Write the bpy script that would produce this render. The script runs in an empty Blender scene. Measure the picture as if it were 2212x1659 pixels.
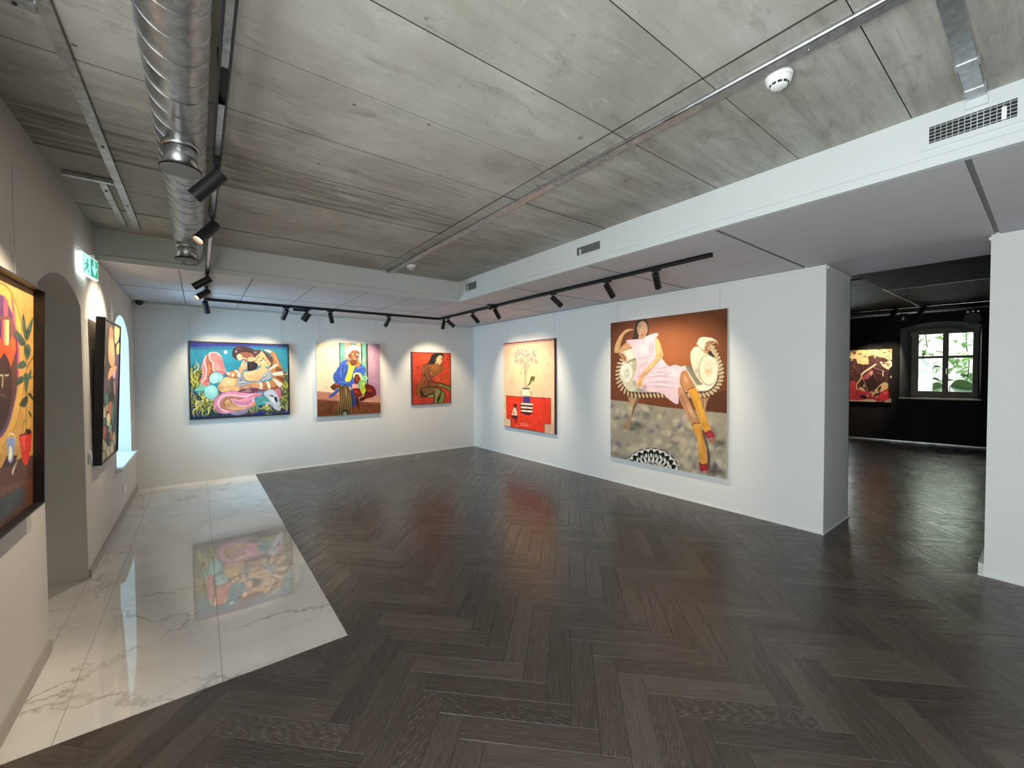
import bpy, bmesh, math, random
import numpy as np
from mathutils import Vector, Matrix, Quaternion

random.seed(7)
RNG = np.random.default_rng(11)
SC = bpy.context.scene
COL = SC.collection

# ------------------------------------------------------------------ camera
F_PX, YAW, PITCH, ROLL, CAM_H = 888.844, 0.65053, -0.024257, -0.005437, 1.55
def cam_axes():
    fw = Vector((math.sin(YAW)*math.cos(PITCH), math.cos(YAW)*math.cos(PITCH), math.sin(PITCH)))
    rt = Vector((math.cos(YAW), -math.sin(YAW), 0.0)); up = rt.cross(fw)
    return (rt*math.cos(ROLL)+up*math.sin(ROLL), -rt*math.sin(ROLL)+up*math.cos(ROLL), fw)
R_, U_, FW_ = cam_axes()
cd = bpy.data.cameras.new('camera'); cam = bpy.data.objects.new('camera', cd); COL.objects.link(cam)
cd.sensor_fit = 'HORIZONTAL'; cd.sensor_width = 36.0; cd.lens = F_PX/2212*36.0
cd.clip_start = 0.05; cd.clip_end = 200
cam.matrix_world = Matrix(((R_.x, U_.x, -FW_.x, 0), (R_.y, U_.y, -FW_.y, 0), (R_.z, U_.z, -FW_.z, CAM_H), (0, 0, 0, 1)))
SC.camera = cam

# ------------------------------------------------------------------ world, daylight, exposure
WORLD_COL, WORLD_STR = (0.40, 0.74, 0.95), 1.1
W = bpy.data.worlds.new('sky'); SC.world = W; W.use_nodes = True
bgn = W.node_tree.nodes['Background']; bgn.inputs[0].default_value = (*WORLD_COL, 1); bgn.inputs[1].default_value = WORLD_STR
SC.view_settings.view_transform = 'Standard'; SC.view_settings.look = 'None'
SC.view_settings.exposure = 0.36; SC.view_settings.gamma = 1.0
SC.view_settings.use_curve_mapping = False

def area(name, loc, direction, sx, sy, power, col):
    l = bpy.data.lights.new(name, 'AREA'); l.shape = 'RECTANGLE'; l.size = sx; l.size_y = sy; l.energy = power; l.color = col
    o = bpy.data.objects.new(name, l); COL.objects.link(o); o.location = loc
    o.rotation_euler = Vector(direction).to_track_quat('-Z', 'Z').to_euler(); return o
# daylight in the window openings of the room (beside / behind the camera), the picture window and the courtyard
area('daylight_side_window', (-1.02, 0.05, 1.05), (1, 0, 0.26), 3.1, 1.5, 195, (0.95, 0.99, 0.985))
area('daylight_arched_window', (-2.3, 6.45, 1.55), (1, 0, -0.12), 2.2, 2.0, 230, (0.42, 0.74, 1.0))
area('daylight_glazed_door', (12.98, 3.53, 1.25), (-0.99, -0.141, 0), 0.95, 2.05, 55, (0.80, 0.92, 1.0))
area('daylight_courtyard', (15.3, 1.6, 4.8), (0.25, 0, -1), 0.8, 4.0, 1400, (1.0, 1.0, 0.97))

# ------------------------------------------------------------------ key dimensions (metres)
XR, YB, XL = 4.707, 7.547, -0.70
ZC, ZT = 2.562, 2.835           # suspended ceiling, concrete soffit
XS, YS = 2.903, 5.039           # faces of the suspended ceiling's upstand
YF = -2.40                      # front wall behind the camera
X2 = 5.47                       # back of the thick right wall
OP0, OP1 = 0.293, 1.302         # opening to the dark room

# ------------------------------------------------------------------ helpers
def tag(o, label=None, cat=None, group=None, kind=None):
    if label: o['label'] = label
    if cat: o['category'] = cat
    if group: o['group'] = group
    if kind: o['kind'] = kind
    return o
def root_of(o):
    while o.parent: o = o.parent
    return o
def link(name, mesh, mat=None, parent=None):
    o = bpy.data.objects.new(name, mesh); COL.objects.link(o)
    if mat:
        for m in (mat if isinstance(mat, (list, tuple)) else [mat]): mesh.materials.append(m)
    if parent:
        o.parent = parent
        off = root_of(parent).location
        if off.length > 0: mesh.transform(Matrix.Translation(-off))
    return o
def obj(name, bm, mat=None, parent=None, smooth=False):
    me = bpy.data.meshes.new(name)
    bmesh.ops.recalc_face_normals(bm, faces=bm.faces[:])
    bm.to_mesh(me); bm.free()
    if smooth:
        for p in me.polygons: p.use_smooth = True
    return link(name, me, mat, parent)
def empty(name, loc, label=None, cat=None, group=None):
    o = bpy.data.objects.new(name, None); COL.objects.link(o); o.location = loc; o.empty_display_size = 0.05
    return tag(o, label, cat, group)
def hexa(bm, v):
    vs = [bm.verts.new(p) for p in v]
    for f in ((0, 3, 2, 1), (4, 5, 6, 7), (0, 1, 5, 4), (1, 2, 6, 5), (2, 3, 7, 6), (3, 0, 4, 7)):
        bm.faces.new([vs[i] for i in f])
def box(bm, x0, x1, y0, y1, z0, z1):
    x0, x1 = sorted((x0, x1)); y0, y1 = sorted((y0, y1)); z0, z1 = sorted((z0, z1))
    hexa(bm, [(x0, y0, z0), (x1, y0, z0), (x1, y1, z0), (x0, y1, z0), (x0, y0, z1), (x1, y0, z1), (x1, y1, z1), (x0, y1, z1)])
    return bm
def bx(*a, bevel=0.0, seg=1):
    bm = box(bmesh.new(), *a)
    if bevel: bmesh.ops.bevel(bm, geom=bm.edges[:], offset=bevel, segments=seg, affect='EDGES', profile=0.5)
    return bm
def frame_of(d):
    d = Vector(d).normalized(); a = Vector((0, 0, 1)) if abs(d.z) < 0.9 else Vector((1, 0, 0))
    u = d.cross(a).normalized(); return u, d.cross(u), d
def tube(bm, p0, p1, r0, r1=None, n=16, cap=True):
    r1 = r0 if r1 is None else r1
    p0, p1 = Vector(p0), Vector(p1); u, w, d = frame_of(p1-p0)
    ring = lambda p, r: [bm.verts.new(p+u*(r*math.cos(2*math.pi*i/n))+w*(r*math.sin(2*math.pi*i/n))) for i in range(n)]
    A, B = ring(p0, r0), ring(p1, r1)
    for i in range(n): bm.faces.new([A[i], A[(i+1) % n], B[(i+1) % n], B[i]])
    if cap: bm.faces.new(A[::-1]); bm.faces.new(B)
    return bm
def lathe(bm, prof, n=24, c=(0, 0, 0), cap=True):          # prof: list of (radius, z)
    rings = []
    for r, z in prof:
        rings.append([bm.verts.new((c[0]+r*math.cos(2*math.pi*i/n), c[1]+r*math.sin(2*math.pi*i/n), c[2]+z)) for i in range(n)])
    for a, b in zip(rings, rings[1:]):
        for i in range(n): bm.faces.new([a[i], a[(i+1) % n], b[(i+1) % n], b[i]])
    if cap: bm.faces.new(rings[0]); bm.faces.new(rings[-1][::-1])
    return bm
def path_tube(bm, pts, r, n=8):
    for a, b in zip(pts, pts[1:]): tube(bm, a, b, r, n=n)
    return bm
def prism(bm, pts, axis, a0, a1):
    """polygon pts (2D) extruded along axis 0/1/2 from a0 to a1"""
    def P(p, a):
        return {0: (a, p[0], p[1]), 1: (p[0], a, p[1]), 2: (p[0], p[1], a)}[axis]
    A = [bm.verts.new(P(p, a0)) for p in pts]; B = [bm.verts.new(P(p, a1)) for p in pts]
    n = len(pts)
    for i in range(n): bm.faces.new([A[i], A[(i+1) % n], B[(i+1) % n], B[i]])
    bm.faces.new(A[::-1]); bm.faces.new(B)
    return bm

# ------------------------------------------------------------------ materials
def srgb(r, g, b):
    f = lambda c: (c/255/12.92) if c/255 <= 0.04045 else ((c/255+0.055)/1.055)**2.4
    return (f(r), f(g), f(b))
class NT:
    def __init__(s, name):
        s.m = bpy.data.materials.new(name); s.m.use_nodes = True; s.t = s.m.node_tree
        s.b = s.t.nodes['Principled BSDF']; s.n = s.t.nodes
    def new(s, typ, **k):
        nd = s.t.nodes.new(typ)
        for a, v in k.items(): setattr(nd, a, v)
        return nd
    def L(s, a, b): s.t.links.new(a, b)
    def coord(s, scale=(1, 1, 1), kind='Object', loc=(0, 0, 0)):
        if kind == 'World':
            src = s.new('ShaderNodeNewGeometry').outputs['Position']
        else:
            src = s.new('ShaderNodeTexCoord').outputs[kind]
        mp = s.new('ShaderNodeMapping'); mp.inputs['Scale'].default_value = scale; mp.inputs['Location'].default_value = loc
        s.L(src, mp.inputs[0]); return mp.outputs[0]
    def noise(s, vec, scale, detail=3, rough=0.55, dist=0.0):
        nd = s.new('ShaderNodeTexNoise'); nd.inputs['Scale'].default_value = scale; nd.inputs['Detail'].default_value = detail
        nd.inputs['Roughness'].default_value = rough; nd.inputs['Distortion'].default_value = dist
        s.L(vec, nd.inputs['Vector']); return nd.outputs['Fac']
    def ramp(s, fac, stops):
        r = s.new('ShaderNodeValToRGB'); e = r.color_ramp.elements
        while len(e) < len(stops): e.new(0.5)
        for el, (p, c) in zip(e, stops): el.position = p; el.color = (*c, 1) if len(c) == 3 else c
        s.L(fac, r.inputs[0]); return r.outputs[0]
    def mix(s, fac, a, b, mode='MIX'):
        nd = s.new('ShaderNodeMix', data_type='RGBA', blend_type=mode)
        for inp, v in ((nd.inputs[0], fac), (nd.inputs[6], a), (nd.inputs[7], b)):
            if hasattr(v, 'links') or isinstance(v, bpy.types.NodeSocket): s.L(v, inp)
            elif isinstance(v, (int, float)): inp.default_value = v
            else: inp.default_value = (*v, 1)
        return nd.outputs[2]
    def bump(s, h, strength=0.2, dist=0.01):
        nd = s.new('ShaderNodeBump'); nd.inputs['Strength'].default_value = strength; nd.inputs['Distance'].default_value = dist
        s.L(h, nd.inputs['Height']); s.L(nd.outputs[0], s.b.inputs['Normal']); return nd
    def math(s, op, a, b=0.5):
        nd = s.new('ShaderNodeMath', operation=op)
        for inp, v in ((nd.inputs[0], a), (nd.inputs[1], b)):
            if isinstance(v, bpy.types.NodeSocket): s.L(v, inp)
            else: inp.default_value = v
        return nd.outputs[0]
def simple(name, col, rough=0.5, metal=0.0, emit=None, es=0.0, bump=0.0, bs=200, var=0.0, spec=0.5):
    t = NT(name); b = t.b
    b.inputs['Roughness'].default_value = rough; b.inputs['Metallic'].default_value = metal
    b.inputs['Specular IOR Level'].default_value = spec
    co = t.coord()
    nz = t.noise(co, 6, 3)
    c0 = tuple(max(0, c*(1-var)) for c in col); c1 = tuple(min(1, c*(1+var)) for c in col)
    t.L(t.ramp(nz, [(0.3, c0), (0.7, c1)]), b.inputs['Base Color'])
    if bump: t.bump(t.noise(co, bs, 2), bump, 0.002)
    if emit: b.inputs['Emission Color'].default_value = (*emit, 1); b.inputs['Emission Strength'].default_value = es
    return t.m

def mk_wall(name, col, bump=0.12):
    t = NT(name); co = t.coord(kind='World')
    n1 = t.noise(co, 1.3, 3); n2 = t.noise(co, 160, 3, 0.6)
    t.L(t.ramp(n1, [(0.3, tuple(c*0.965 for c in col)), (0.7, col)]), t.b.inputs['Base Color'])
    t.b.inputs['Roughness'].default_value = 0.75; t.b.inputs['Specular IOR Level'].default_value = 0.25
    t.bump(n2, bump, 0.003); return t.m
M_WALL = mk_wall('white_plaster', (0.80, 0.80, 0.78))
M_WALL_L = mk_wall('white_plaster_left', (0.75, 0.715, 0.665), 0.2)
M_SOFFIT = mk_wall('white_board', (0.66, 0.69, 0.69), 0.04)
M_TILE = mk_wall('ceiling_tile_white', (0.60, 0.59, 0.62), 0.06)
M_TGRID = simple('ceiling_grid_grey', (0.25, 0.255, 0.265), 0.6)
M_BLACKWALL = mk_wall('black_paint', (0.011, 0.010, 0.009), 0.1)
M_DARKREVEAL = mk_wall('dark_grey_reveal', (0.15, 0.165, 0.165), 0.1)
M_TRIM = simple('white_trim', (0.80, 0.80, 0.78), 0.4)
M_PLASTIC = simple('white_plastic', (0.86, 0.86, 0.85), 0.3)
M_BLACK = simple('matt_black_metal', (0.012, 0.012, 0.013), 0.42, 0.0, var=0.1, spec=0.4)
M_BLACKFRAME = simple('black_stained_wood', (0.014, 0.011, 0.011), 0.45, var=0.3)
M_GRILLE = simple('grey_grille_metal', (0.42, 0.43, 0.43), 0.4, 0.3)
M_DUCTDARK = simple('dark_void', (0.01, 0.01, 0.012), 0.8)
M_CANVASEDGE = simple('canvas_edge', (0.70, 0.68, 0.64), 0.8, bump=0.1, bs=400)
M_WIRE = simple('steel_wire', (0.45, 0.45, 0.45), 0.35, 0.6)
M_LENS = simple('warm_lens', (0.9, 0.8, 0.6), 0.3, emit=(1.0, 0.72, 0.38), es=14)
M_SKIRT = simple('beige_stone_skirting', (0.40, 0.36, 0.31), 0.35, var=0.15)
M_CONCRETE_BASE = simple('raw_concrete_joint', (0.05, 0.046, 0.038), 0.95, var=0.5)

def mk_concrete():
    t = NT('board_marked_concrete'); oi = t.new('ShaderNodeObjectInfo')
    co = t.coord((1, 1, 1), 'World'); cs = t.coord((0.35, 9, 9), 'World'); cf = t.coord((1.2, 40, 40), 'World')
    big = t.noise(co, 0.9, 6, 0.62, 0.9); mid = t.noise(co, 5, 5, 0.65, 0.3); streak = t.noise(cs, 1.6, 6, 0.65); fine = t.noise(cf, 2.0, 4, 0.6)
    c = t.ramp(big, [(0.34, (0.33, 0.308, 0.262)), (0.50, (0.455, 0.445, 0.40)), (0.62, (0.57, 0.58, 0.55))])
    c = t.mix(t.math('MULTIPLY', t.ramp(streak, [(0.42, (0, 0, 0)), (0.75, (1, 1, 1))]), 0.45), c, (0.27, 0.245, 0.195))
    c = t.mix(t.math('MULTIPLY', t.ramp(mid, [(0.52, (0, 0, 0)), (0.72, (1, 1, 1))]), 0.35), c, (0.54, 0.53, 0.48))
    c = t.mix(t.math('MULTIPLY', t.ramp(fine, [(0.60, (0, 0, 0)), (0.72, (1, 1, 1))]), 0.35), c, (0.17, 0.16, 0.14))
    # tone of each board, and the form-oil smears of the boards that have them (Object Info colour red)
    c = t.mix(0.30, c, t.ramp(oi.outputs['Random'], [(0, (0.33, 0.318, 0.28)), (1, (0.55, 0.545, 0.505))]))
    sep = t.new('ShaderNodeSeparateColor'); t.L(oi.outputs['Color'], sep.inputs[0])
    sm = t.ramp(t.noise(t.coord((0.8, 9, 1), 'World', (3, 1, 0)), 2.2, 6, 0.7, 0.4), [(0.42, (0, 0, 0)), (0.62, (1, 1, 1))])
    c = t.mix(t.math('MULTIPLY', t.math('MULTIPLY', sm, sep.outputs[0]), 0.75), c, (0.105, 0.098, 0.085))
    blot = t.ramp(t.noise(t.coord((1.0, 2.2, 1), 'World', (7, 3, 0)), 3.2, 8, 0.72, 0.5), [(0.55, (0, 0, 0)), (0.70, (1, 1, 1))])
    lite = t.ramp(t.noise(t.coord((1.4, 3.5, 1), 'World', (2, 9, 0)), 5.0, 6, 0.7, 1.2), [(0.60, (0, 0, 0)), (0.72, (1, 1, 1))])
    c = t.mix(t.math('MULTIPLY', lite, 0.5), c, (0.60, 0.61, 0.58))
    c = t.mix(t.math('MULTIPLY', blot, 0.6), c, (0.19, 0.175, 0.14))
    spk = t.ramp(t.noise(t.coord((6, 30, 1), 'World'), 3.0, 3, 0.7), [(0.66, (0, 0, 0)), (0.74, (1, 1, 1))])
    c = t.mix(t.math('MULTIPLY', spk, 0.75), c, (0.14, 0.13, 0.105))
    # pores and ring marks left by spacers
    vor = t.new('ShaderNodeTexVoronoi', feature='F1'); vor.inputs['Scale'].default_value = 4.0; t.L(t.coord((1, 1, 1), 'World'), vor.inputs['Vector'])
    dots = t.ramp(vor.outputs['Distance'], [(0.028, (1, 1, 1)), (0.05, (0, 0, 0))])
    c = t.mix(t.math('MULTIPLY', dots, 0.85), c, (0.12, 0.115, 0.10))
    v2 = t.new('ShaderNodeTexVoronoi', feature='F1'); v2.inputs['Scale'].default_value = 1.15; t.L(t.coord((1, 1, 1), 'World', (0.3, 0.2, 0)), v2.inputs['Vector'])
    ring = t.ramp(v2.outputs['Distance'], [(0.032, (0, 0, 0)), (0.036, (1, 1, 1)), (0.040, (1, 1, 1)), (0.044, (0, 0, 0))])
    c = t.mix(t.math('MULTIPLY', ring, 0.75), c, (0.13, 0.125, 0.11))
    t.L(c, t.b.inputs['Base Color']); t.b.inputs['Roughness'].default_value = 0.72; t.b.inputs['Specular IOR Level'].default_value = 0.3
    t.bump(t.math('ADD', fine, mid), 0.25, 0.006); return t.m
M_CONCRETE = mk_concrete()

def mk_marble():
    t = NT('polished_marble_tile'); co = t.coord((1, 1, 1), 'World')
    base = t.ramp(t.noise(co, 1.6, 4, 0.6, 0.8), [(0.3, (0.76, 0.725, 0.68)), (0.65, (0.86, 0.845, 0.81))])
    ds = t.new('ShaderNodeTexNoise'); ds.inputs['Scale'].default_value = 2.6; ds.inputs['Detail'].default_value = 7; ds.inputs['Roughness'].default_value = 0.62
    t.L(co, ds.inputs['Vector'])
    off = t.new('ShaderNodeVectorMath', operation='MULTIPLY_ADD'); off.inputs[1].default_value = (0.55, 0.55, 0.55)
    t.L(ds.outputs['Color'], off.inputs[0]); t.L(t.coord((0.55, 1.0, 1), 'World', (0.13, 0.31, 0)), off.inputs[2])
    v = t.new('ShaderNodeTexVoronoi', feature='DISTANCE_TO_EDGE'); v.inputs['Scale'].default_value = 1.35; t.L(off.outputs[0], v.inputs['Vector'])
    vein = t.ramp(v.outputs['Distance'], [(0.0, (1, 1, 1)), (0.006, (0.55, 0.55, 0.55)), (0.02, (0, 0, 0))])
    gate = t.ramp(t.noise(co, 1.9, 2), [(0.40, (0, 0, 0)), (0.60, (1, 1, 1))])
    c = t.mix(t.math('MULTIPLY', t.math('MULTIPLY', vein, gate), 0.8), base, (0.30, 0.26, 0.21))
    v2 = t.new('ShaderNodeTexVoronoi', feature='DISTANCE_TO_EDGE'); v2.inputs['Scale'].default_value = 4.2; t.L(off.outputs[0], v2.inputs['Vector'])
    vein2 = t.ramp(v2.outputs['Distance'], [(0.0, (1, 1, 1)), (0.022, (0, 0, 0))])
    gate2 = t.ramp(t.noise(t.coord((1, 1, 1), 'World', (5, 2, 0)), 1.7, 2), [(0.52, (0, 0, 0)), (0.70, (1, 1, 1))])
    c = t.mix(t.math('MULTIPLY', t.math('MULTIPLY', vein2, gate2), 0.35), c, (0.36, 0.31, 0.25))
    t.L(c, t.b.inputs['Base Color']); t.b.inputs['Roughness'].default_value = 0.004; t.b.inputs['IOR'].default_value = 1.58; return t.m
M_MARBLE = mk_marble()
M_GROUT = simple('grout', (0.35, 0.32, 0.28), 0.8)

def mk_plank(name, edge=False):
    t = NT(name); uv = t.new('ShaderNodeTexCoord').outputs['UV']
    at = t.new('ShaderNodeAttribute', attribute_name='tone'); rnd = at.outputs['Fac']
    def mapped(sc):
        mp = t.new('ShaderNodeMapping'); mp.inputs['Scale'].default_value = sc; t.L(uv, mp.inputs[0]); return mp.outputs[0]
    g1 = t.noise(mapped((2.2, 26, 1)), 1.0, 5, 0.65, 1.2); g2 = t.noise(mapped((5, 130, 1)), 1.0, 3, 0.6, 0.4)
    w = t.new('ShaderNodeTexWave', wave_type='RINGS', rings_direction='SPHERICAL'); w.inputs['Scale'].default_value = 5.0; w.inputs['Distortion'].default_value = 9.0; w.inputs['Detail'].default_value = 3; w.inputs['Detail Scale'].default_value = 1.2
    t.L(mapped((1.1, 9, 1)), w.inputs['Vector'])
    c = t.ramp(rnd, [(0.0, (0.062, 0.044, 0.033)), (0.5, (0.088, 0.065, 0.049)), (1.0, (0.120, 0.092, 0.072))])
    c = t.mix(t.math('MULTIPLY', t.ramp(g1, [(0.45, (0, 0, 0)), (0.70, (1, 1, 1))]), 0.5), c, (0.028, 0.024, 0.022))
    lim = t.math('MULTIPLY', t.ramp(w.outputs['Fac'], [(0.70, (0, 0, 0)), (0.95, (1, 1, 1))]), t.ramp(g2, [(0.4, (0.2, 0.2, 0.2)), (0.65, (1, 1, 1))]))
    c = t.mix(t.math('MULTIPLY', lim, 0.85), c, (0.16, 0.155, 0.15))       # limed grain
    if edge: c = t.mix(0.5, c, (0.12, 0.115, 0.11))                           # paler edges of each board
    t.L(c, t.b.inputs['Base Color'])
    t.L(t.ramp(g1, [(0.3, (0.20, 0.20, 0.20)), (0.7, (0.34, 0.34, 0.34))]), t.b.inputs['Roughness'])
    t.b.inputs['Specular IOR Level'].default_value = 0.38
    t.bump(t.math('ADD', t.math('MULTIPLY', g1, 2.0), g2), 0.16, 0.003); return t.m
M_PLANK = mk_plank('dark_oak_plank'); M_PLANK_EDGE = mk_plank('dark_oak_plank_edge', True)
M_SUBFLOOR = simple('dark_floor_joint', (0.012, 0.011, 0.010), 0.7)

def mk_galv(name='galvanised_steel', rough=0.28):
    t = NT(name); co = t.coord(kind='World')
    v = t.new('ShaderNodeTexVoronoi'); v.inputs['Scale'].default_value = 38; t.L(co, v.inputs['Vector'])
    t.L(t.ramp(v.outputs['Color'], [(0.2, (0.46, 0.48, 0.50)), (0.8, (0.62, 0.64, 0.65))]), t.b.inputs['Base Color'])
    t.b.inputs['Metallic'].default_value = 1.0
    t.L(t.ramp(t.noise(co, 9, 3), [(0.3, (rough*0.8,)*3), (0.7, (rough*1.35,)*3)]), t.b.inputs['Roughness'])
    t.bump(t.noise(co, 4, 2), 0.05, 0.02); return t.m
M_WALL_F = mk_wall('grey_plaster_front', (0.30, 0.30, 0.29))
M_GALV = mk_galv('galvanised_steel', 0.36); M_ALU = mk_galv('brushed_aluminium', 0.34)
def mk_glass():
    t = NT('window_glass'); nt = t.t; nt.nodes.remove(t.b)
    tr = t.new('ShaderNodeBsdfTransparent'); gl = t.new('ShaderNodeBsdfGlossy'); gl.inputs['Roughness'].default_value = 0.02
    fr = t.new('ShaderNodeFresnel'); fr.inputs['IOR'].default_value = 1.45
    nz = t.noise(t.coord(), 3, 2); tr.inputs['Color'].default_value = (0.97, 0.99, 0.985, 1)
    mx = t.new('ShaderNodeMixShader'); fac = t.math('MULTIPLY', fr.outputs[0], t.math('ADD', t.math('MULTIPLY', nz, 0.05), 0.95))
    t.L(fac, mx.inputs[0]); t.L(tr.outputs[0], mx.inputs[1]); t.L(gl.outputs[0], mx.inputs[2])
    t.L(mx.outputs[0], t.n['Material Output'].inputs[0]); return t.m
M_GLASS = mk_glass()
def mk_paint():
    t = NT('oil_paint_on_canvas'); a = t.new('ShaderNodeAttribute', attribute_name='paint')
    t.L(a.outputs['Color'], t.b.inputs['Base Color']); t.b.inputs['Roughness'].default_value = 0.55; t.b.inputs['Specular IOR Level'].default_value = 0.3
    t.bump(t.noise(t.coord(), 350, 2), 0.08, 0.001); return t.m
M_PAINT = mk_paint()
# ================================================================== STRUCTURE
def wall_strips(bm, axis, t0, t1, a0, a1, z0, z1, holes):
    br = {a0, a1}
    for h in holes:
        n = h.get('n', 1)
        for i in range(n+1): br.add(h['a0']+(h['a1']-h['a0'])*i/n)
    br = sorted(b for b in br if a0-1e-9 <= b <= a1+1e-9)
    def hx(p, q, zb0, zb1, zt0, zt1):
        if axis == 'Y': v = [(t0, p, zb0), (t1, p, zb0), (t1, q, zb1), (t0, q, zb1), (t0, p, zt0), (t1, p, zt0), (t1, q, zt1), (t0, q, zt1)]
        else: v = [(p, t0, zb0), (q, t0, zb1), (q, t1, zb1), (p, t1, zb0), (p, t0, zt0), (q, t0, zt1), (q, t1, zt1), (p, t1, zt0)]
        hexa(bm, v)
    for p, q in zip(br, br[1:]):
        m = (p+q)/2; hole = next((h for h in holes if h['a0'] < m < h['a1']), None)
        if not hole: hx(p, q, z0, z0, z1, z1)
        else:
            if hole['z0'] > z0+1e-6: hx(p, q, z0, z0, hole['z0'], hole['z0'])
            hx(p, q, hole['top'](p), hole['top'](q), z1, z1)
    return bm
def arc_top(a0, a1, spring, apex):
    c, w, r = (a0+a1)/2, (a1-a0)/2, apex-spring
    R = (w*w+r*r)/(2*r)
    return lambda a: apex-R+math.sqrt(max(0, R*R-(a-c)**2))
flat = lambda z: (lambda a: z)
def structure(o, label=None, cat=None): return tag(o, label, cat, kind='structure')

XO = -1.25                                                      # outer face of the thick left wall
H_DOOR = dict(a0=3.413, a1=4.45, z0=-0.02, top=arc_top(3.413, 4.45, 2.075, 2.21), n=18)
H_WIN1 = dict(a0=5.92, a1=7.10, z0=0.585, top=arc_top(5.92, 7.10, 2.02, 2.245), n=18)
H_WIN2 = dict(a0=-1.55, a1=1.65, z0=0.25, top=flat(2.32))
wl = obj('wall_left', wall_strips(bmesh.new(), 'Y', XO, XL, YF-0.3, YB+0.3, 0, 3.05, [H_DOOR, H_WIN1, H_WIN2]), M_WALL_L)
structure(wl, 'warm white plastered thick wall with arched doorway and arched window', 'wall')
wb = obj('wall_back', bx(XL, XR+0.3, YB, YB+0.3, 0, 3.05), M_WALL)
structure(wb, 'white plaster end wall with three paintings', 'wall')
wr = obj('wall_right', bx(XR, X2, OP1, YB, 0, 3.05), M_WALL)
structure(wr, 'white plaster wall with the large painting of a woman, ending at the dark opening', 'wall')
wp = obj('wall_right_near', bx(XR, X2, YF-0.3, OP0, 0, 3.05), M_WALL)
structure(wp, 'white plaster wall end at the near side of the dark opening', 'wall')
wf = obj('wall_front', bx(XL, XR, YF-0.3, YF, 0, 3.05), M_WALL_F)
structure(wf, 'grey plaster wall behind the viewer', 'wall')

# black painted faces of the thick right wall towards the dark room
bl = bmesh.new(); box(bl, X2, X2+0.015, OP1, 4.6, 0, 2.97); box(bl, X2, X2+0.015, -3.2, OP0, 0, 2.97); box(bl, X2, X2+0.3, OP0, OP1, ZC+0.03, 3.05)
structure(obj('wall_dark_room_inner', bl, M_BLACKWALL), 'black painted side of the thick wall inside the dark room', 'wall')
# far wall of the dark room (slightly skewed), with a splayed window opening
FA = Vector((12.307, 2.961, 0)); FD = Vector((0.1407, -0.9900, 0)).normalized(); FN = Vector((0.9900, 0.1407, 0)).normalized()
def far(s, off, z): p = FA+FD*s+FN*off; return (p.x, p.y, z)
def far_hexa(bm, s0, s1, o0, o1, z0, z1, splay0=0.0, splay1=0.0):
    hexa(bm, [far(s0, o0, z0), far(s1, o0, z0), far(s1+splay1, o1, z0), far(s0+splay0, o1, z0),
              far(s0, o0, z1), far(s1, o0, z1), far(s1+splay1, o1, z1), far(s0+splay0, o1, z1)])
fw_ = bmesh.new(); TH = 0.45; WS0, WS1 = 0.905, 2.104
far_hexa(fw_, -3.2, -1.15, 0, TH, 0, 3.0); far_hexa(fw_, -1.15, -0.05, 0, TH, 2.35, 3.0); far_hexa(fw_, -0.05, WS0, 0, TH, 0, 3.0, 0, 0.185)
far_hexa(fw_, WS1, 5.4, 0, TH, 0, 3.0, -0.02, 0)
far_hexa(fw_, WS0, WS1, 0, TH, 0, 0.962, 0.185, -0.02)
ftop = arc_top(WS0, WS1, 2.50, 2.615)
for i in range(12):
    a, b = WS0+(WS1-WS0)*i/12, WS0+(WS1-WS0)*(i+1)/12
    hexa(fw_, [far(a, 0, ftop(a)), far(b, 0, ftop(b)), far(b, TH, ftop(b)-0.14), far(a, TH, ftop(a)-0.14), far(a, 0, 3.0), far(b, 0, 3.0), far(b, TH, 3.0), far(a, TH, 3.0)])
structure(obj('wall_dark_room_far', fw_, M_BLACKWALL), 'black far wall of the dark room with a deep window', 'wall')
rv = bmesh.new()                                                 # splayed reveal of that window (greyer than the wall)
hexa(rv, [far(WS0+0.002, 0.004, 0.98), far(WS0+0.012, 0.004, 0.98), far(WS0+0.195, TH, 0.98), far(WS0+0.185, TH, 0.98),
          far(WS0+0.002, 0.004, 2.50), far(WS0+0.012, 0.004, 2.50), far(WS0+0.195, TH, 2.36), far(WS0+0.185, TH, 2.36)])
for i in range(12):
    a, b = WS0+(WS1-WS0)*i/12, WS0+(WS1-WS0)*(i+1)/12
    e = 0.006
    hexa(rv, [far(a, 0.004, ftop(a)-e), far(b, 0.004, ftop(b)-e), far(b, TH, ftop(b)-0.14-e), far(a, TH, ftop(a)-0.14-e),
              far(a, 0.004, ftop(a)+e), far(b, 0.004, ftop(b)+e), far(b, TH, ftop(b)-0.14+e), far(a, TH, ftop(a)-0.14+e)])
structure(obj('trim_window_reveal', rv, M_DARKREVEAL), 'dark grey splayed reveal of the window in the black wall', 'trim')
sd = bmesh.new(); hexa(sd, [(X2, 4.3, 0), (13.5, 4.3, 0), (13.5, 4.5, 0), (X2, 4.5, 0), (X2, 4.3, 0.7), (13.5, 4.3, 0.7), (13.5, 4.5, 0.7), (X2, 4.5, 0.7)])
box(sd, X2, 13.5, 4.3, 4.5, 0.7, 3.0)
structure(obj('wall_dark_room_left', sd, M_BLACKWALL), 'black left side wall of the dark room', 'wall')
structure(obj('wall_dark_room_right', bx(X2, 13.5, -3.4, -3.2, 0, 3.0), M_BLACKWALL), 'black right side wall of the dark room', 'wall')

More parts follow.
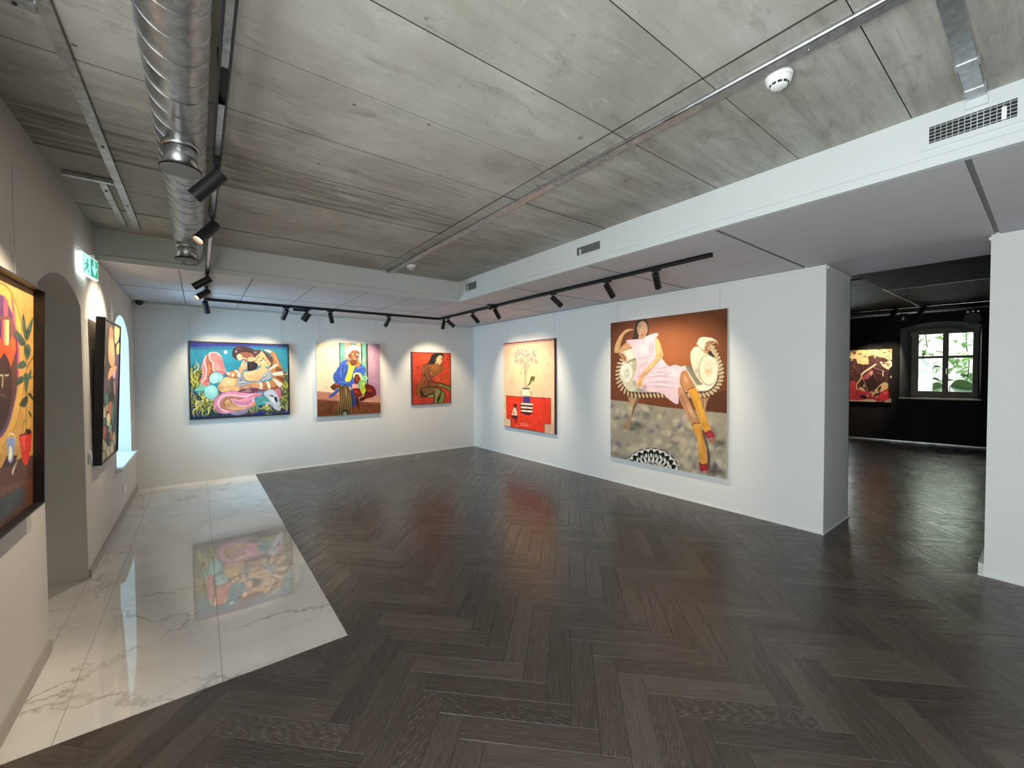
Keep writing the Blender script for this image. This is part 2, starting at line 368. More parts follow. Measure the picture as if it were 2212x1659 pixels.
# ------------------------------------------------------------------ floor
fl = obj('floor', bx(XO, 13.6, YF-1.0, YB+0.3, -0.12, -0.0075), M_SUBFLOOR)
structure(fl, 'dark oak herringbone parquet beside white polished marble tiles', 'floor')
def clip(poly, nx, ny, c):                                       # keep nx*x+ny*y >= c
    out = []
    for i, p in enumerate(poly):
        q = poly[(i+1) % len(poly)]; dp, dq = nx*p[0]+ny*p[1]-c, nx*q[0]+ny*q[1]-c
        if dp >= 0: out.append(p)
        if (dp > 0 > dq) or (dp < 0 < dq):
            t = dp/(dp-dq); out.append((p[0]+t*(q[0]-p[0]), p[1]+t*(q[1]-p[1])))
    return out
def area2(p): return 0.5*sum(p[i][0]*p[(i+1) % len(p)][1]-p[(i+1) % len(p)][0]*p[i][1] for i in range(len(p)))
def inset(poly, d):
    n = len(poly); out = []
    if area2(poly) < 0: poly = poly[::-1]
    for i in range(n):
        a, b, c = Vector(poly[i-1]), Vector(poly[i]), Vector(poly[(i+1) % n])
        e1, e2 = (b-a), (c-b)
        if e1.length < 1e-6 or e2.length < 1e-6: return None
        n1 = Vector((-e1.y, e1.x)).normalized(); n2 = Vector((-e2.y, e2.x)).normalized()
        k = 1+n1.dot(n2)
        if k < 0.15: return None
        out.append(tuple(b+(n1+n2)*(d/k)))
    return out
def clean(poly):
    out = []
    for p in poly:
        if not out or (Vector(p)-Vector(out[-1])).length > 2e-3: out.append(p)
    if len(out) > 2 and (Vector(out[0])-Vector(out[-1])).length <= 2e-3: out.pop()
    return out
MX, MY0 = 0.678, 2.520                                           # edges of the marble field
PW, PL, NN = 0.12, 0.60, 5
ea, eb = Vector((1, -1))/math.sqrt(2), Vector((-1, -1))/math.sqrt(2); PO = Vector((0.932, 2.443))
def pw(p, q): v = PO+ea*(p*PW)+eb*(q*PW); return (v.x, v.y)
def screen(x, y, z=0.0):
    v = Vector((x, y, z-CAM_H)); d = v.dot(FW_)
    return None if d < 0.15 else (1106+F_PX*v.dot(R_)/d, 829.5-F_PX*v.dot(U_)/d, d)
def in_view(x, y):
    s = screen(x, y)
    if not s or not (-60 < s[0] < 2272 and s[1] < 1750): return False
    if x > XR:
        yy = y*XR/x
        if not (OP0-0.05 < yy < OP1+0.05): return False
    return True
planks = []
for m in range(-14, 15):
    for t in range(-95, 75):
        for kind in (0, 1):
            p0, q0 = t+2*NN*m, t
            if kind == 0: r = [(p0, q0), (p0+NN, q0), (p0+NN, q0+1), (p0, q0+1)]
            else: r = [(p0+NN, q0+1-NN), (p0+NN+1, q0+1-NN), (p0+NN+1, q0+1), (p0+NN, q0+1)]
            poly = [pw(*c) for c in r]
            cx = sum(c[0] for c in poly)/4; cy = sum(c[1] for c in poly)/4
            if not (XL-0.4 < cx < 12.9 and YF-0.4 < cy < YB+0.4): continue
            if cx > XR and not any(in_view(*c) for c in poly+[(cx, cy)]): continue
            axis = ea if kind == 0 else eb
            pieces = []
            if all(c[0] >= MX or c[1] <= MY0 for c in poly) and not (min(c[0] for c in poly) < MX < max(c[0] for c in poly) and min(c[1] for c in poly) < MY0 < max(c[1] for c in poly)):
                zones = (((1, 0, XL), (-1, 0, -12.75)),)
            else: zones = (((1, 0, MX), (-1, 0, -12.75)), ((-1, 0, -MX), (1, 0, XL), (0, -1, -MY0)))
            for lims in zones:
                g = poly
                for l in lims:
                    g = clip(g, *l)
                    if len(g) < 3: break
                if len(g) >= 3:
                    g = clip(clip(g, 0, 1, YF), 0, -1, -YB)
                if len(g) >= 3: g = clean(g)
                if len(g) >= 3 and abs(area2(g)) > 2e-4: pieces.append(g)
            if not pieces: continue
            vis = [screen(*c) for c in poly if in_view(*c)]
            score = 0.0
            if in_view(cx, cy) or len(vis) >= 2:
                d = max(0.6, screen(cx, cy)[2] if screen(cx, cy) else 0.6)
                score = sum(abs(area2(g)) for g in pieces)/d**3*(1.0 if in_view(cx, cy) else 0.5)
            planks.append((score, pieces, axis, (cx, cy)))
planks.sort(key=lambda a: -a[0])
def plank_geo(lst):
    V, Fc, UV, MI, TN = [], [], [], [], []
    for _, pieces, axis, c in lst:
        tone = random.random(); ou, ov = random.uniform(0, 50), random.uniform(0, 50); dz = random.uniform(-0.0004, 0.0004)
        pr = Vector((-axis.y, axis.x))
        for g in pieces:
            if area2(g) < 0: g = g[::-1]
            outer = inset(g, 0.0005); inner = inset(g, 0.0022)
            if not outer or not inner: continue
            n = len(g); b = len(V)
            V += [(*p, -0.0075) for p in outer]+[(*p, -0.0018+dz) for p in outer]+[(*p, dz) for p in inner]
            def put(f, mi):
                Fc.append(f); MI.append(mi); TN.append(tone)
                for i in f:
                    d = Vector((V[i][0]-c[0], V[i][1]-c[1])); UV.extend((d.dot(axis)+ou, d.dot(pr)+ov))
            put(tuple(range(b+2*n, b+3*n)), 0)
            for i in range(n):
                j = (i+1) % n
                put((b+n+i, b+n+j, b+2*n+j, b+2*n+i), 1); put((b+i, b+j, b+n+j, b+n+i), 1)
    return V, Fc, UV, MI, TN
def plank_obj(name, lst):
    V, Fc, UV, MI, TN = plank_geo(lst)
    if not Fc: return None
    me = bpy.data.meshes.new(name); me.from_pydata(V, [], Fc)
    uvl = me.uv_layers.new(name='UVMap'); uvl.data.foreach_set('uv', UV)
    me.polygons.foreach_set('material_index', MI)
    at = me.attributes.new('tone', 'FLOAT', 'FACE'); at.data.foreach_set('value', TN)
    return link(name, me, [M_PLANK, M_PLANK_EDGE], fl)
for p in planks[:300]: plank_obj('plank', [p])
rest = plank_obj('herringbone_planks', planks[300:]); rest['kind'] = 'stuff'
# marble tiles
def tile_obj(x0, x1, y0, y1):
    g = 0.0009; bm = bmesh.new()
    box(bm, x0+g, x1-g, y0+g, y1-g, -0.0075, 0.0)
    o = obj('marble_tile', bm, M_MARBLE, fl); return o
ys_m = [MY0, 3.735, 4.955, 6.172, 7.39, YB]; xs_m = [XL, -0.522, 0.068, MX]
for y0, y1 in zip(ys_m, ys_m[1:]):
    for x0, x1 in zip(xs_m, xs_m[1:]): tile_obj(x0, x1, y0, y1)
tile_obj(XO, XL, 3.413, 3.735); tile_obj(XO, XL, 3.735, 4.45)

# ------------------------------------------------------------------ concrete ceiling: slab + imprint of each form board
cl = obj('ceiling', bx(XO, X2, YF-0.3, YB+0.3, ZT+0.012, ZT+0.25), M_CONCRETE_BASE)
structure(cl, 'raw board-marked concrete ceiling slab', 'ceiling')
SEAM = 1.775
yj = [0.452+0.4933*k for k in range(-6, 11)]
yj = [YF]+[y for y in yj if YF+0.05 < y < YS+0.25]+[YS+0.25]
for i, (y0, y1) in enumerate(zip(yj, yj[1:])):
    for x0, x1 in ((XL, SEAM), (SEAM, XS+0.02)):
        bm = bmesh.new(); dz = random.uniform(-0.0025, 0.0025); g = random.uniform(0.0013, 0.0028)
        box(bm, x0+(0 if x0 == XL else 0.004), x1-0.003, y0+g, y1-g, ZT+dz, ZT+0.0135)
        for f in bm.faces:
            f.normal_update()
            if abs(f.normal.z) < 0.5: f.material_index = 1                    # board edges coloured dark, shade of the joints put into colour
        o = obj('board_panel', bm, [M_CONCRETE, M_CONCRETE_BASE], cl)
        st = 0.0
        if x0 == XL: st = {2.9: 0.35, 3.4: 1.0}.get(round(y1, 1), 0.15 if y0 > 3.3 else 0.05)
        else: st = 0.35
        if abs(y0-2.919) < 0.05 and x0 == XL: st = 1.0
        o.color = (st, 0, 0, 1)
# suspended ceiling around it: white upstand faces, tile field with shadow gaps
sf = bmesh.new()
box(sf, XS, XS+0.02, YF, YS+0.02, ZC+0.050, ZT+0.012); box(sf, XL, XS, YS, YS+0.02, ZC+0.050, ZT+0.012)
gv = bmesh.new(); box(gv, XS+0.006, XS+0.02, YF, YS+0.02, ZC+0.044, ZC+0.051); box(gv, XL, XS, YS+0.006, YS+0.02, ZC+0.044, ZC+0.051)
structure(obj('trim_7', gv, M_TGRID), 'grey shadow groove above the edge profile', 'trim')
structure(obj('trim_1', sf, M_SOFFIT), 'white upstand faces around the concrete ceiling', 'trim')
st_ = bmesh.new()
box(st_, XS-0.012, XS+0.03, YF, YS+0.002, ZC-0.004, ZC+0.045); box(st_, XL, XS-0.012, YS-0.012, YS+0.03, ZC-0.004, ZC+0.045)
structure(obj('trim_2', st_, M_SOFFIT), 'white edge profile along the bottom of the upstand', 'trim')
dc = bmesh.new(); box(dc, XS+0.03, X2, YF, YB, ZC+0.012, ZC+0.03); box(dc, XL, XS+0.03, YS+0.03, YB, ZC+0.012, ZC+0.03)
dcl = obj('ceiling_suspended', dc, M_TGRID); structure(dcl, 'white suspended ceiling of large tiles around the concrete field', 'ceiling')
tx = [-0.73+0.6*k for k in range(12)]; ty = [0.262+1.2*k for k in range(-3, 7)]
for x0, x1 in zip(tx, tx[1:]):
    for y0, y1 in zip(ty, ty[1:]):
        a0, a1, b0, b1 = max(x0, XL), min(x1, X2), max(y0, YF), min(y1, YB)
        if a0 < XS+0.03 < a1 and b0 < YS: a0 = XS+0.03
        if a1 <= XS+0.031 and b0 < YS+0.03: b0 = YS+0.03
        if a1-a0 < 0.03 or b1-b0 < 0.03: continue
        gx, gy = 0.0038, 0.011
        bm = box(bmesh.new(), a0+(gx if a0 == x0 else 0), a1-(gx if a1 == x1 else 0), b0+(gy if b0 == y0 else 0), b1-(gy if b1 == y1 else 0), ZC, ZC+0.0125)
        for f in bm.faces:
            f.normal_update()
            if abs(f.normal.z) < 0.5: f.material_index = 1  # tile edges in grid grey, painting the shade of the gaps
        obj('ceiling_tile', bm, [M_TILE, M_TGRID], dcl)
# dark room ceiling
dk = obj('ceiling_dark_room', bx(X2+0.3, 13.6, -3.4, 4.5, 2.965, 3.1), M_BLACKWALL); structure(dk, 'black boarded ceiling of the dark room', 'ceiling')
M_DARKBOARD = simple('charcoal_boards', (0.060, 0.058, 0.054), 0.7, var=0.3)
x = 8.0
while x < 12.75:
    obj('board', bx(x+0.006, min(x+0.494, 12.75), -3.1, 4.3, 2.953, 2.966), M_DARKBOARD, dk); x += 0.5

# ------------------------------------------------------------------ skirtings, picture rails
sk = bmesh.new(); box(sk, XL, XL+0.013, YF, 3.405, 0, 0.065)
structure(obj('baseboard_left', sk, M_SKIRT), 'beige stone skirting under the left wall', 'baseboard')
sk = bmesh.new(); box(sk, XL, XL+0.013, 4.458, YB, 0, 0.065)
structure(obj('baseboard_left_far', sk, M_SKIRT), 'beige stone skirting between doorway and corner', 'baseboard')
sk = bmesh.new(); box(sk, MX, XR-0.01, YB-0.009, YB, 0, 0.014)
structure(obj('baseboard_back', sk, M_TRIM), 'thin white skirting strip along the end wall', 'baseboard')
sk = bmesh.new(); box(sk, XR-0.009, XR, OP1-0.009, YB, 0, 0.014); box(sk, XR, X2+0.05, OP1-0.009, OP1, 0, 0.012)
structure(obj('baseboard_right', sk, M_TRIM), 'thin white skirting strip along the right wall and its end', 'baseboard')
sk = bmesh.new(); box(sk, XR-0.009, XR, YF, OP0+0.03, 0, 0.014)
prism(sk, [(XR, OP0), (XR+0.5, OP0), (XR+0.5, OP0+0.03), (XR+0.02, OP0+0.03)], 2, 0, 0.09)
structure(obj('baseboard_right_near', sk, M_TRIM), 'white skirting at the near wall end beside the opening', 'baseboard')
sk = bmesh.new(); far_hexa(sk, -3, 3.5, -0.012, 0, 0, 0.02)
structure(obj('baseboard_dark_room', sk, M_ALU), 'thin metal skirting strip along the black wall', 'baseboard')
rl = bmesh.new(); box(rl, XL, XR, YB-0.012, YB, ZC-0.034, ZC-0.010); structure(obj('trim_3', rl, M_TRIM), 'white picture rail on the end wall', 'trim')
rl = bmesh.new(); box(rl, XR-0.012, XR, OP1+0.055, YB, ZC-0.034, ZC-0.010); box(rl, XR+0.03, X2-0.02, OP1-0.012, OP1, ZC-0.034, ZC-0.010)
structure(obj('trim_4', rl, M_TRIM), 'white picture rail on the right wall and its end', 'trim')
rl = bmesh.new(); box(rl, XR-0.012, XR, YF, OP0-0.06, ZC-0.034, ZC-0.010); box(rl, XR+0.01, XR+0.4, OP0, OP0+0.012, ZC-0.034, ZC-0.010)
structure(obj('trim_5', rl, M_TRIM), 'white picture rail on the near wall end', 'trim')
rl = bmesh.new(); box(rl, XL, XL+0.012, 5.15, 5.85, ZC-0.036, ZC-0.008); box(rl, XL, XL+0.010, 5.85, YB-0.02, ZC-0.016, ZC-0.004)
structure(obj('trim_6', rl, M_TRIM), 'picture rail at the top of the left wall', 'trim')

# ------------------------------------------------------------------ windows, door
def window(name, label, parts, cat='window'): return structure(empty(name, parts), label, cat)
w1 = structure(empty('window_1', (XO+0.06, 6.51, 0.585)), 'bright arched window beside the small framed painting', 'window')
t1 = arc_top(5.92, 7.10, 2.02, 2.245)
fr = bmesh.new()
box(fr, XO+0.02, XO+0.08, 5.92, 5.98, 0.585, 2.06); box(fr, XO+0.02, XO+0.08, 7.04, 7.10, 0.585, 2.06)
box(fr, XO+0.02, XO+0.08, 5.98, 7.04, 0.585, 0.645); box(fr, XO+0.025, XO+0.075, 6.48, 6.54, 0.645, 2.19)
for i in range(14):
    a, b = 5.92+1.18*i/14, 5.92+1.18*(i+1)/14
    hexa(fr, [(XO+0.02, a, t1(a)-0.06), (XO+0.08, a, t1(a)-0.06), (XO+0.08, b, t1(b)-0.06), (XO+0.02, b, t1(b)-0.06), (XO+0.02, a, t1(a)), (XO+0.08, a, t1(a)), (XO+0.08, b, t1(b)), (XO+0.02, b, t1(b))])
obj('window_frame', fr, M_TRIM, w1)
for a, b in ((5.98, 6.48), (6.54, 7.04)): obj('pane', bx(XO+0.045, XO+0.05, a, b, 0.645, 2.03), M_GLASS, w1)
obj('window_sill', bx(XO+0.08, XL+0.055, 5.80, 7.17, 0.560, 0.593, bevel=0.004), M_TRIM, w1)
w2 = structure(empty('window_2', (XO+0.06, 0.05, 0.25)), 'wide window in the left wall beside the viewer', 'window')
fr = bmesh.new()
for a, b in ((-1.55, -1.48), (-0.02, 0.06), (1.58, 1.65)): box(fr, XO+0.02, XO+0.08, a, b, 0.25, 2.32)
for a, b in ((0.25, 0.32), (2.25, 2.32)): box(fr, XO+0.02, XO+0.08, -1.48, 1.58, a, b)
obj('window_frame', fr, M_TRIM, w2)
for a, b in ((-1.48, -0.02), (0.06, 1.58)): obj('pane', bx(XO+0.045, XO+0.05, a, b, 0.32, 2.25), M_GLASS, w2)
d1 = structure(empty('door_1', (XO+0.03, 3.93, 0)), 'dark door leaf deep inside the arched doorway', 'door')
obj('door_leaf', prism(bmesh.new(), [(3.42, 0.0)]+[(4.443, 0.0)]+[(4.443-1.023*i/14, H_DOOR['top'](4.443-1.023*i/14)-0.005) for i in range(15)], 0, XO+0.005, XO+0.05), simple('dark_grey_door', (0.10, 0.10, 0.095), 0.5), d1)
obj('door_handle', tube(bmesh.new(), (XO+0.05, 3.52, 1.05), (XO+0.11, 3.52, 1.05), 0.01, n=10), M_ALU, d1)

# window of the dark room: frame, two casements with glazing bar, glass, sill, handle
M_DARKWOOD = simple('brown_window_wood', (0.15, 0.11, 0.08), 0.5, var=0.2)
w3 = structure(empty('window_3', far(1.6, TH-0.08, 0.985)), 'brown wooden four-pane window in the black wall', 'window')
O0, O1 = TH-0.10, TH-0.03
fr = bmesh.new()
for a, b in ((1.085, 1.155), (2.055, 2.10)): far_hexa(fr, a, b, O0, O1, 0.985, 2.47)
far_hexa(fr, 1.155, 2.055, O0, O1, 2.405, 2.50); far_hexa(fr, 1.155, 2.055, O0, O1, 0.985, 1.06)
obj('window_frame', fr, M_DARKWOOD, w3)
for a, b in ((1.155, 1.6155), (1.6145, 2.055)):
    ca = bmesh.new(); far_hexa(ca, a, a+0.045, O0-0.02, O1-0.02, 1.06, 2.43); far_hexa(ca, b-0.045, b, O0-0.02, O1-0.02, 1.06, 2.43)
    far_hexa(ca, a+0.045, b-0.045, O0-0.02, O1-0.02, 1.06, 1.12); far_hexa(ca, a+0.045, b-0.045, O0-0.02, O1-0.02, 2.375, 2.43)
    far_hexa(ca, a+0.045, b-0.045, O0-0.015, O1-0.025, 1.845, 1.895)
    c_ = obj('casement', ca, M_DARKWOOD, w3)
    for z0, z1 in ((1.12, 1.845), (1.895, 2.375)):
        pn = bmesh.new(); far_hexa(pn, a+0.045, b-0.045, O0+0.01, O0+0.014, z0, z1); obj('pane', pn, M_GLASS, c_)
hb = bmesh.new(); far_hexa(hb, 1.622, 1.640, O0-0.05, O0-0.035, 1.50, 1.62); far_hexa(hb, 1.626, 1.636, O0-0.036, O0-0.018, 1.60, 1.615)
obj('window_handle', hb, M_ALU, w3)
sl = bmesh.new(); far_hexa(sl, WS0-0.01, WS1+0.01, -0.035, O0, 0.955, 0.985); obj('window_sill', sl, simple('pale_wood_sill', (0.55, 0.45, 0.33), 0.4, var=0.15), w3)

d2 = structure(empty('door_2', far(-0.60, TH-0.08, 0)), 'glazed courtyard door in the black wall behind the wall end', 'door')
fr = bmesh.new()
for a, b in ((-1.15, -1.08), (-0.12, -0.05)): far_hexa(fr, a, b, O0, O1, 0.0, 2.35)
for a, b in ((0.0, 0.12), (1.05, 1.12), (2.26, 2.35)): far_hexa(fr, -1.08, -0.12, O0, O1, a, b)
obj('door_frame', fr, M_DARKWOOD, d2)
for a, b in ((0.12, 1.05), (1.12, 2.26)):
    pn = bmesh.new(); far_hexa(pn, -1.08, -0.12, O0+0.02, O0+0.024, a, b); obj('pane', pn, M_GLASS, d2)
# ================================================================== PAINTED CANVASES (procedural brushwork -> colour attribute)
def homography(src, dst):
    A = []
    for (x, y), (u, v) in zip(src, dst):
        A += [[x, y, 1, 0, 0, 0, -u*x, -u*y, -u], [0, 0, 0, x, y, 1, -v*x, -v*y, -v]]
    return np.linalg.svd(np.array(A, float))[2][-1].reshape(3, 3)
class Art:
    """small painter; sketch coordinates quad -> canvas of W x H samples (drawn at 2x)"""
    def __init__(s, W, H, quad, bg):
        s.W, s.H = W, H; w, h = W*2, H*2
        s.M = homography(quad, [(0, 0), (w, 0), (w, h), (0, h)])
        s.a = np.empty((h, w, 3)); s.a[:] = bg; s.w, s.h = w, h
        q = np.array(quad, float); s.k = w/np.linalg.norm(q[1]-q[0])
        s.yy, s.xx = np.mgrid[0:h, 0:w]+0.5
    def mp(s, pts):
        p = np.c_[np.array(pts, float), np.ones(len(pts))]@s.M.T
        return p[:, :2]/p[:, 2:]
    @staticmethod
    def curve(p, closed, n=6):
        p = np.array(p, float); m = len(p)
        if m < 3: return p
        idx = range(m if closed else m-1); out = []
        for i in idx:
            if closed: a, b, c, d = p[i-1], p[i], p[(i+1) % m], p[(i+2) % m]
            else: a, b, c, d = p[max(i-1, 0)], p[i], p[i+1], p[min(i+2, m-1)]
            t = np.linspace(0, 1, n, endpoint=False)[:, None]
            out.append(0.5*((2*b)+(c-a)*t+(2*a-5*b+4*c-d)*t**2+(3*b-a-3*c+d)*t**3))
        if not closed: out.append(p[-1:])
        return np.vstack(out)
    def win(s, P, pad):
        x0, y0 = np.floor(P.min(0)-pad).astype(int); x1, y1 = np.ceil(P.max(0)+pad).astype(int)+1
        x0, y0 = max(x0, 0), max(y0, 0); x1, y1 = min(x1, s.w), min(y1, s.h)
        return (slice(y0, y1), slice(x0, x1)) if x1 > x0 and y1 > y0 else None
    def fill(s, mask, sl, col, al=1.0):
        m = (mask*al)[..., None]; s.a[sl] = s.a[sl]*(1-m)+np.array(col)*m
    def inside(s, P, sl):
        X, Y = s.xx[sl], s.yy[sl]; c = np.zeros(X.shape, bool); j = len(P)-1
        for i in range(len(P)):
            xi, yi = P[i]; xj, yj = P[j]
            if yi != yj:
                k = ((yi > Y) != (yj > Y)); c ^= k & (X < (xj-xi)*(Y-yi)/(yj-yi)+xi)
            j = i
        return c
    def poly(s, col, pts, smooth=True, al=1.0, tex=0.06, soft=0.0):
        P = s.curve(s.mp(pts), True) if smooth else s.mp(pts)
        sl = s.win(P, 2)
        if sl is None: return
        m = s.inside(P, sl).astype(float)
        col = np.array(srgb(*col))
        if tex:
            t = s.tex[sl] if hasattr(s, 'tex') else 0
            m3 = (m*al)[..., None]; s.a[sl] = s.a[sl]*(1-m3)+(col*(1+tex*4*(t[..., None] if hasattr(s, 'tex') else 0)))*m3
        else: s.fill(m, sl, col, al)
    def grain(s, seed=1, sx=1, sy=4):
        r = np.random.default_rng(seed); t = np.zeros((s.h, s.w))
        for oc in (4, 9, 18, 40):
            g = r.normal(size=(max(2, oc*sy), max(2, oc*sx)))
            yi = np.linspace(0, g.shape[0]-1.001, s.h); xi = np.linspace(0, g.shape[1]-1.001, s.w)
            y0, x0 = yi.astype(int), xi.astype(int); fy, fx = (yi-y0)[:, None], (xi-x0)[None]
            t += ((g[y0][:, x0]*(1-fx)+g[y0][:, x0+1]*fx)*(1-fy)+(g[y0+1][:, x0]*(1-fx)+g[y0+1][:, x0+1]*fx)*fy)/4
        s.tex = np.clip(t, -1, 1)
    def line(s, col, w, pts, al=1.0, smooth=True, taper=False):
        P = s.mp(pts); P = s.curve(P, False, 5) if smooth else P
        r = max(w*s.k/2, 0.6); sl = s.win(P, r+2)
        if sl is None: return
        X, Y = s.xx[sl], s.yy[sl]; best = np.full(X.shape, -9.0); n = len(P)-1
        for i in range(n):
            ax, ay = P[i]; bx_, by = P[i+1]; dx, dy = bx_-ax, by-ay; L = dx*dx+dy*dy
            if L < 1e-9: continue
            t = np.clip(((X-ax)*dx+(Y-ay)*dy)/L, 0, 1); d = np.hypot(X-ax-t*dx, Y-ay-t*dy)
            rr = r*(1-0.85*abs(2*(i+t)/n-1)) if taper else r
            best = np.maximum(best, rr-d)
        s.fill(np.clip(best+0.5, 0, 1), sl, srgb(*col), al)
    def ell(s, col, cx, cy, rx, ry, rot=0, al=1.0, soft=False, power=1.0):
        th = np.linspace(0, 2*math.pi, 28, endpoint=False); c, sn = math.cos(math.radians(rot)), math.sin(math.radians(rot))
        pts = [(cx+rx*math.cos(a)*c-ry*math.sin(a)*sn, cy+rx*math.cos(a)*sn+ry*math.sin(a)*c) for a in th]
        if not soft: s.poly(col, pts, True, al); return
        P = s.mp(pts); ctr = s.mp([(cx, cy)])[0]; sl = s.win(P, 1)
        if sl is None: return
        e1 = s.mp([(cx+rx*c, cy+rx*sn)])[0]-ctr; e2 = s.mp([(cx-ry*sn, cy+ry*c)])[0]-ctr
        inv = np.linalg.inv(np.array([e1, e2]).T); X, Y = s.xx[sl]-ctr[0], s.yy[sl]-ctr[1]
        d = np.hypot(inv[0, 0]*X+inv[0, 1]*Y, inv[1, 0]*X+inv[1, 1]*Y)
        s.fill(np.clip(1-d, 0, 1)**power, sl, srgb(*col), al)
    def result(s):
        a = s.a.reshape(s.H, 2, s.W, 2, 3).mean((1, 3)); return np.clip(a, 0.002, 1)

def art_couple():
    A = Art(340, 300, [(160, 112), (2026, 180), (2045, 1484), (188, 1584)], srgb(44, 136, 160)); A.grain(3, 4, 2); P, L, E = A.poly, A.line, A.ell
    P((44, 136, 160), [(100, 50), (2100, 50), (2100, 1650), (100, 1650)], False, tex=0.05)
    P((50, 54, 140), [(100, 60), (2100, 100), (2100, 215), (1500, 200), (700, 195), (100, 215)], False)
    P((38, 92, 140), [(100, 215), (700, 195), (1500, 200), (2100, 215), (2100, 250), (100, 260)], False, 0.7)
    P((34, 42, 118), [(100, 1480), (500, 1500), (1200, 1440), (1700, 1400), (2100, 1230), (2100, 1650), (100, 1650)])
    P((28, 62, 96), [(150, 1050), (420, 1180), (620, 1330), (700, 1480), (400, 1560), (150, 1520)])
    E((225, 238, 240), 848, 308, 46, 46, 0, 0.5, True); E((246, 248, 246), 848, 308, 32, 32)
    P((62, 74, 60), [(170, 850), (260, 700), (350, 640), (400, 700), (420, 900), (370, 1000), (260, 1040), (190, 980)])
    P((52, 62, 62), [(250, 1200), (420, 1260), (600, 1300), (700, 1450), (1000, 1500), (1300, 1420), (1500, 1330), (1900, 1330), (2030, 1400), (1900, 1480), (1500, 1470), (1200, 1520), (700, 1560), (300, 1480)], al=0.8)
    P((58, 74, 60), [(1900, 700), (2030, 760), (2035, 1300), (1900, 1330), (1880, 1150), (1930, 950)], al=0.85)
    rg = random.Random(5)
    def blade(x, y, L0, ang, col, w):
        dx, dy = math.cos(ang), -math.sin(ang); L0 *= 1.35; k = rg.choice((-1, 1))*L0*0.13
        pts = [(x, y), (x+dx*L0*.33-dy*k, y+dy*L0*.33+dx*k), (x+dx*L0*.66+dy*k, y+dy*L0*.66-dx*k), (x+dx*L0, y+dy*L0)]
        L(col, w, pts, taper=True)
    cols = [(206, 196, 84), (178, 168, 66), (232, 222, 130), (136, 130, 50), (40, 48, 50), (92, 104, 52)]
    for i in range(46): blade(rg.uniform(180, 400), rg.uniform(760, 1050), rg.uniform(120, 260), rg.uniform(1.2, 1.9), rg.choice(cols), rg.uniform(14, 28))
    for i in range(64): blade(rg.uniform(180, 720), rg.uniform(1240, 1560), rg.uniform(120, 280), rg.uniform(0.4, 2.6), rg.choice(cols), rg.uniform(12, 28))
    for i in range(58): blade(rg.uniform(900, 2030), rg.uniform(1340, 1520), rg.uniform(90, 200), rg.uniform(0.2, 2.9), rg.choice(cols), rg.uniform(12, 24))
    for i in range(46): blade(rg.uniform(1900, 2030), rg.uniform(780, 1420), rg.uniform(110, 230), rg.uniform(0.9, 2.2), rg.choice(cols), rg.uniform(12, 24))
    # draped pink shapes on the left
    P((236, 138, 136), [(540, 330), (620, 308), (700, 325), (765, 390), (792, 470), (815, 570), (860, 700), (760, 740), (640, 720), (570, 800), (500, 890), (430, 935), (385, 925), (365, 850), (405, 740), (388, 610), (410, 500), (455, 400)])
    P((174, 98, 72), [(472, 420), (530, 362), (545, 460), (604, 530), (610, 650), (566, 760), (500, 830), (482, 770), (496, 660), (484, 560)])
    P((206, 132, 92), [(520, 560), (560, 600), (540, 720), (510, 760)], al=0.8); P((214, 120, 112), [(398, 900), (520, 800), (545, 900), (470, 955), (410, 945)])
    L((252, 220, 206), 20, [(540, 330), (545, 440), (608, 520), (606, 620), (640, 690)]); L((252, 220, 206), 18, [(470, 385), (446, 500), (482, 610), (480, 740), (445, 840), (388, 895)])
    L((252, 220, 206), 14, [(540, 325), (620, 308), (705, 328), (765, 390)]); L((196, 96, 100), 10, [(660, 490), (720, 455), (690, 480)])
    E((250, 170, 165), 690, 600, 70, 150, -15, 0.5, True)
    P((120, 190, 170), [(255, 1032), (330, 970), (368, 905), (440, 962), (490, 965), (450, 1025), (340, 1050)])
    E((70, 120, 140), 580, 1110, 165, 165, 0, 0.7, True)
    E((150, 208, 204), 572, 1075, 128, 135); E((186, 230, 224), 560, 1040, 90, 90, 0, 0.8, True); E((104, 160, 168), 600, 1180, 120, 50, 0, 0.5, True)
    E((156, 214, 210), 660, 800, 138, 112, -10); E((196, 236, 228), 640, 780, 90, 80, 0, 0.8, True); L((84, 60, 70), 12, [(640, 916), (700, 890), (730, 860)])
    L((112, 62, 72), 16, [(526, 870), (530, 785), (585, 712), (680, 680), (790, 690), (860, 745), (900, 800)])
    for i in range(9): L((90, 60, 66), 6, [(690+i*20, 690+i*i*1.0), (700+i*20, 730+i*i*1.0)])
    # reclining torso
    P((236, 184, 130), [(715, 930), (830, 785), (960, 800), (1075, 810), (1095, 900), (1100, 1050), (940, 1065), (780, 1070), (705, 1010)])
    E((250, 214, 164), 880, 870, 130, 60, 0, 0.8, True); E((206, 140, 92), 960, 1010, 170, 40, 0, 0.6, True); L((120, 74, 52), 8, [(740, 985), (900, 968), (1085, 945)]); L((190, 120, 80), 6, [(760, 900), (830, 880), (900, 820)])
    E((150, 92, 60), 1060, 900, 60, 130, 0, 0.6, True); E((170, 108, 70), 740, 1010, 70, 60, 0, 0.6, True); L((96, 54, 46), 9, [(715, 930), (830, 787), (960, 800), (1075, 810)])
    # lower spiral of pink cloth
    P((120, 70, 96), [(700, 1020), (780, 1080), (1090, 1050), (1100, 990), (1220, 955), (1500, 965), (1720, 1010), (1900, 1000), (1905, 1150), (1855, 1225), (1770, 1110), (1600, 1060), (1480, 1065), (1300, 1110), (1000, 1120), (760, 1130)])
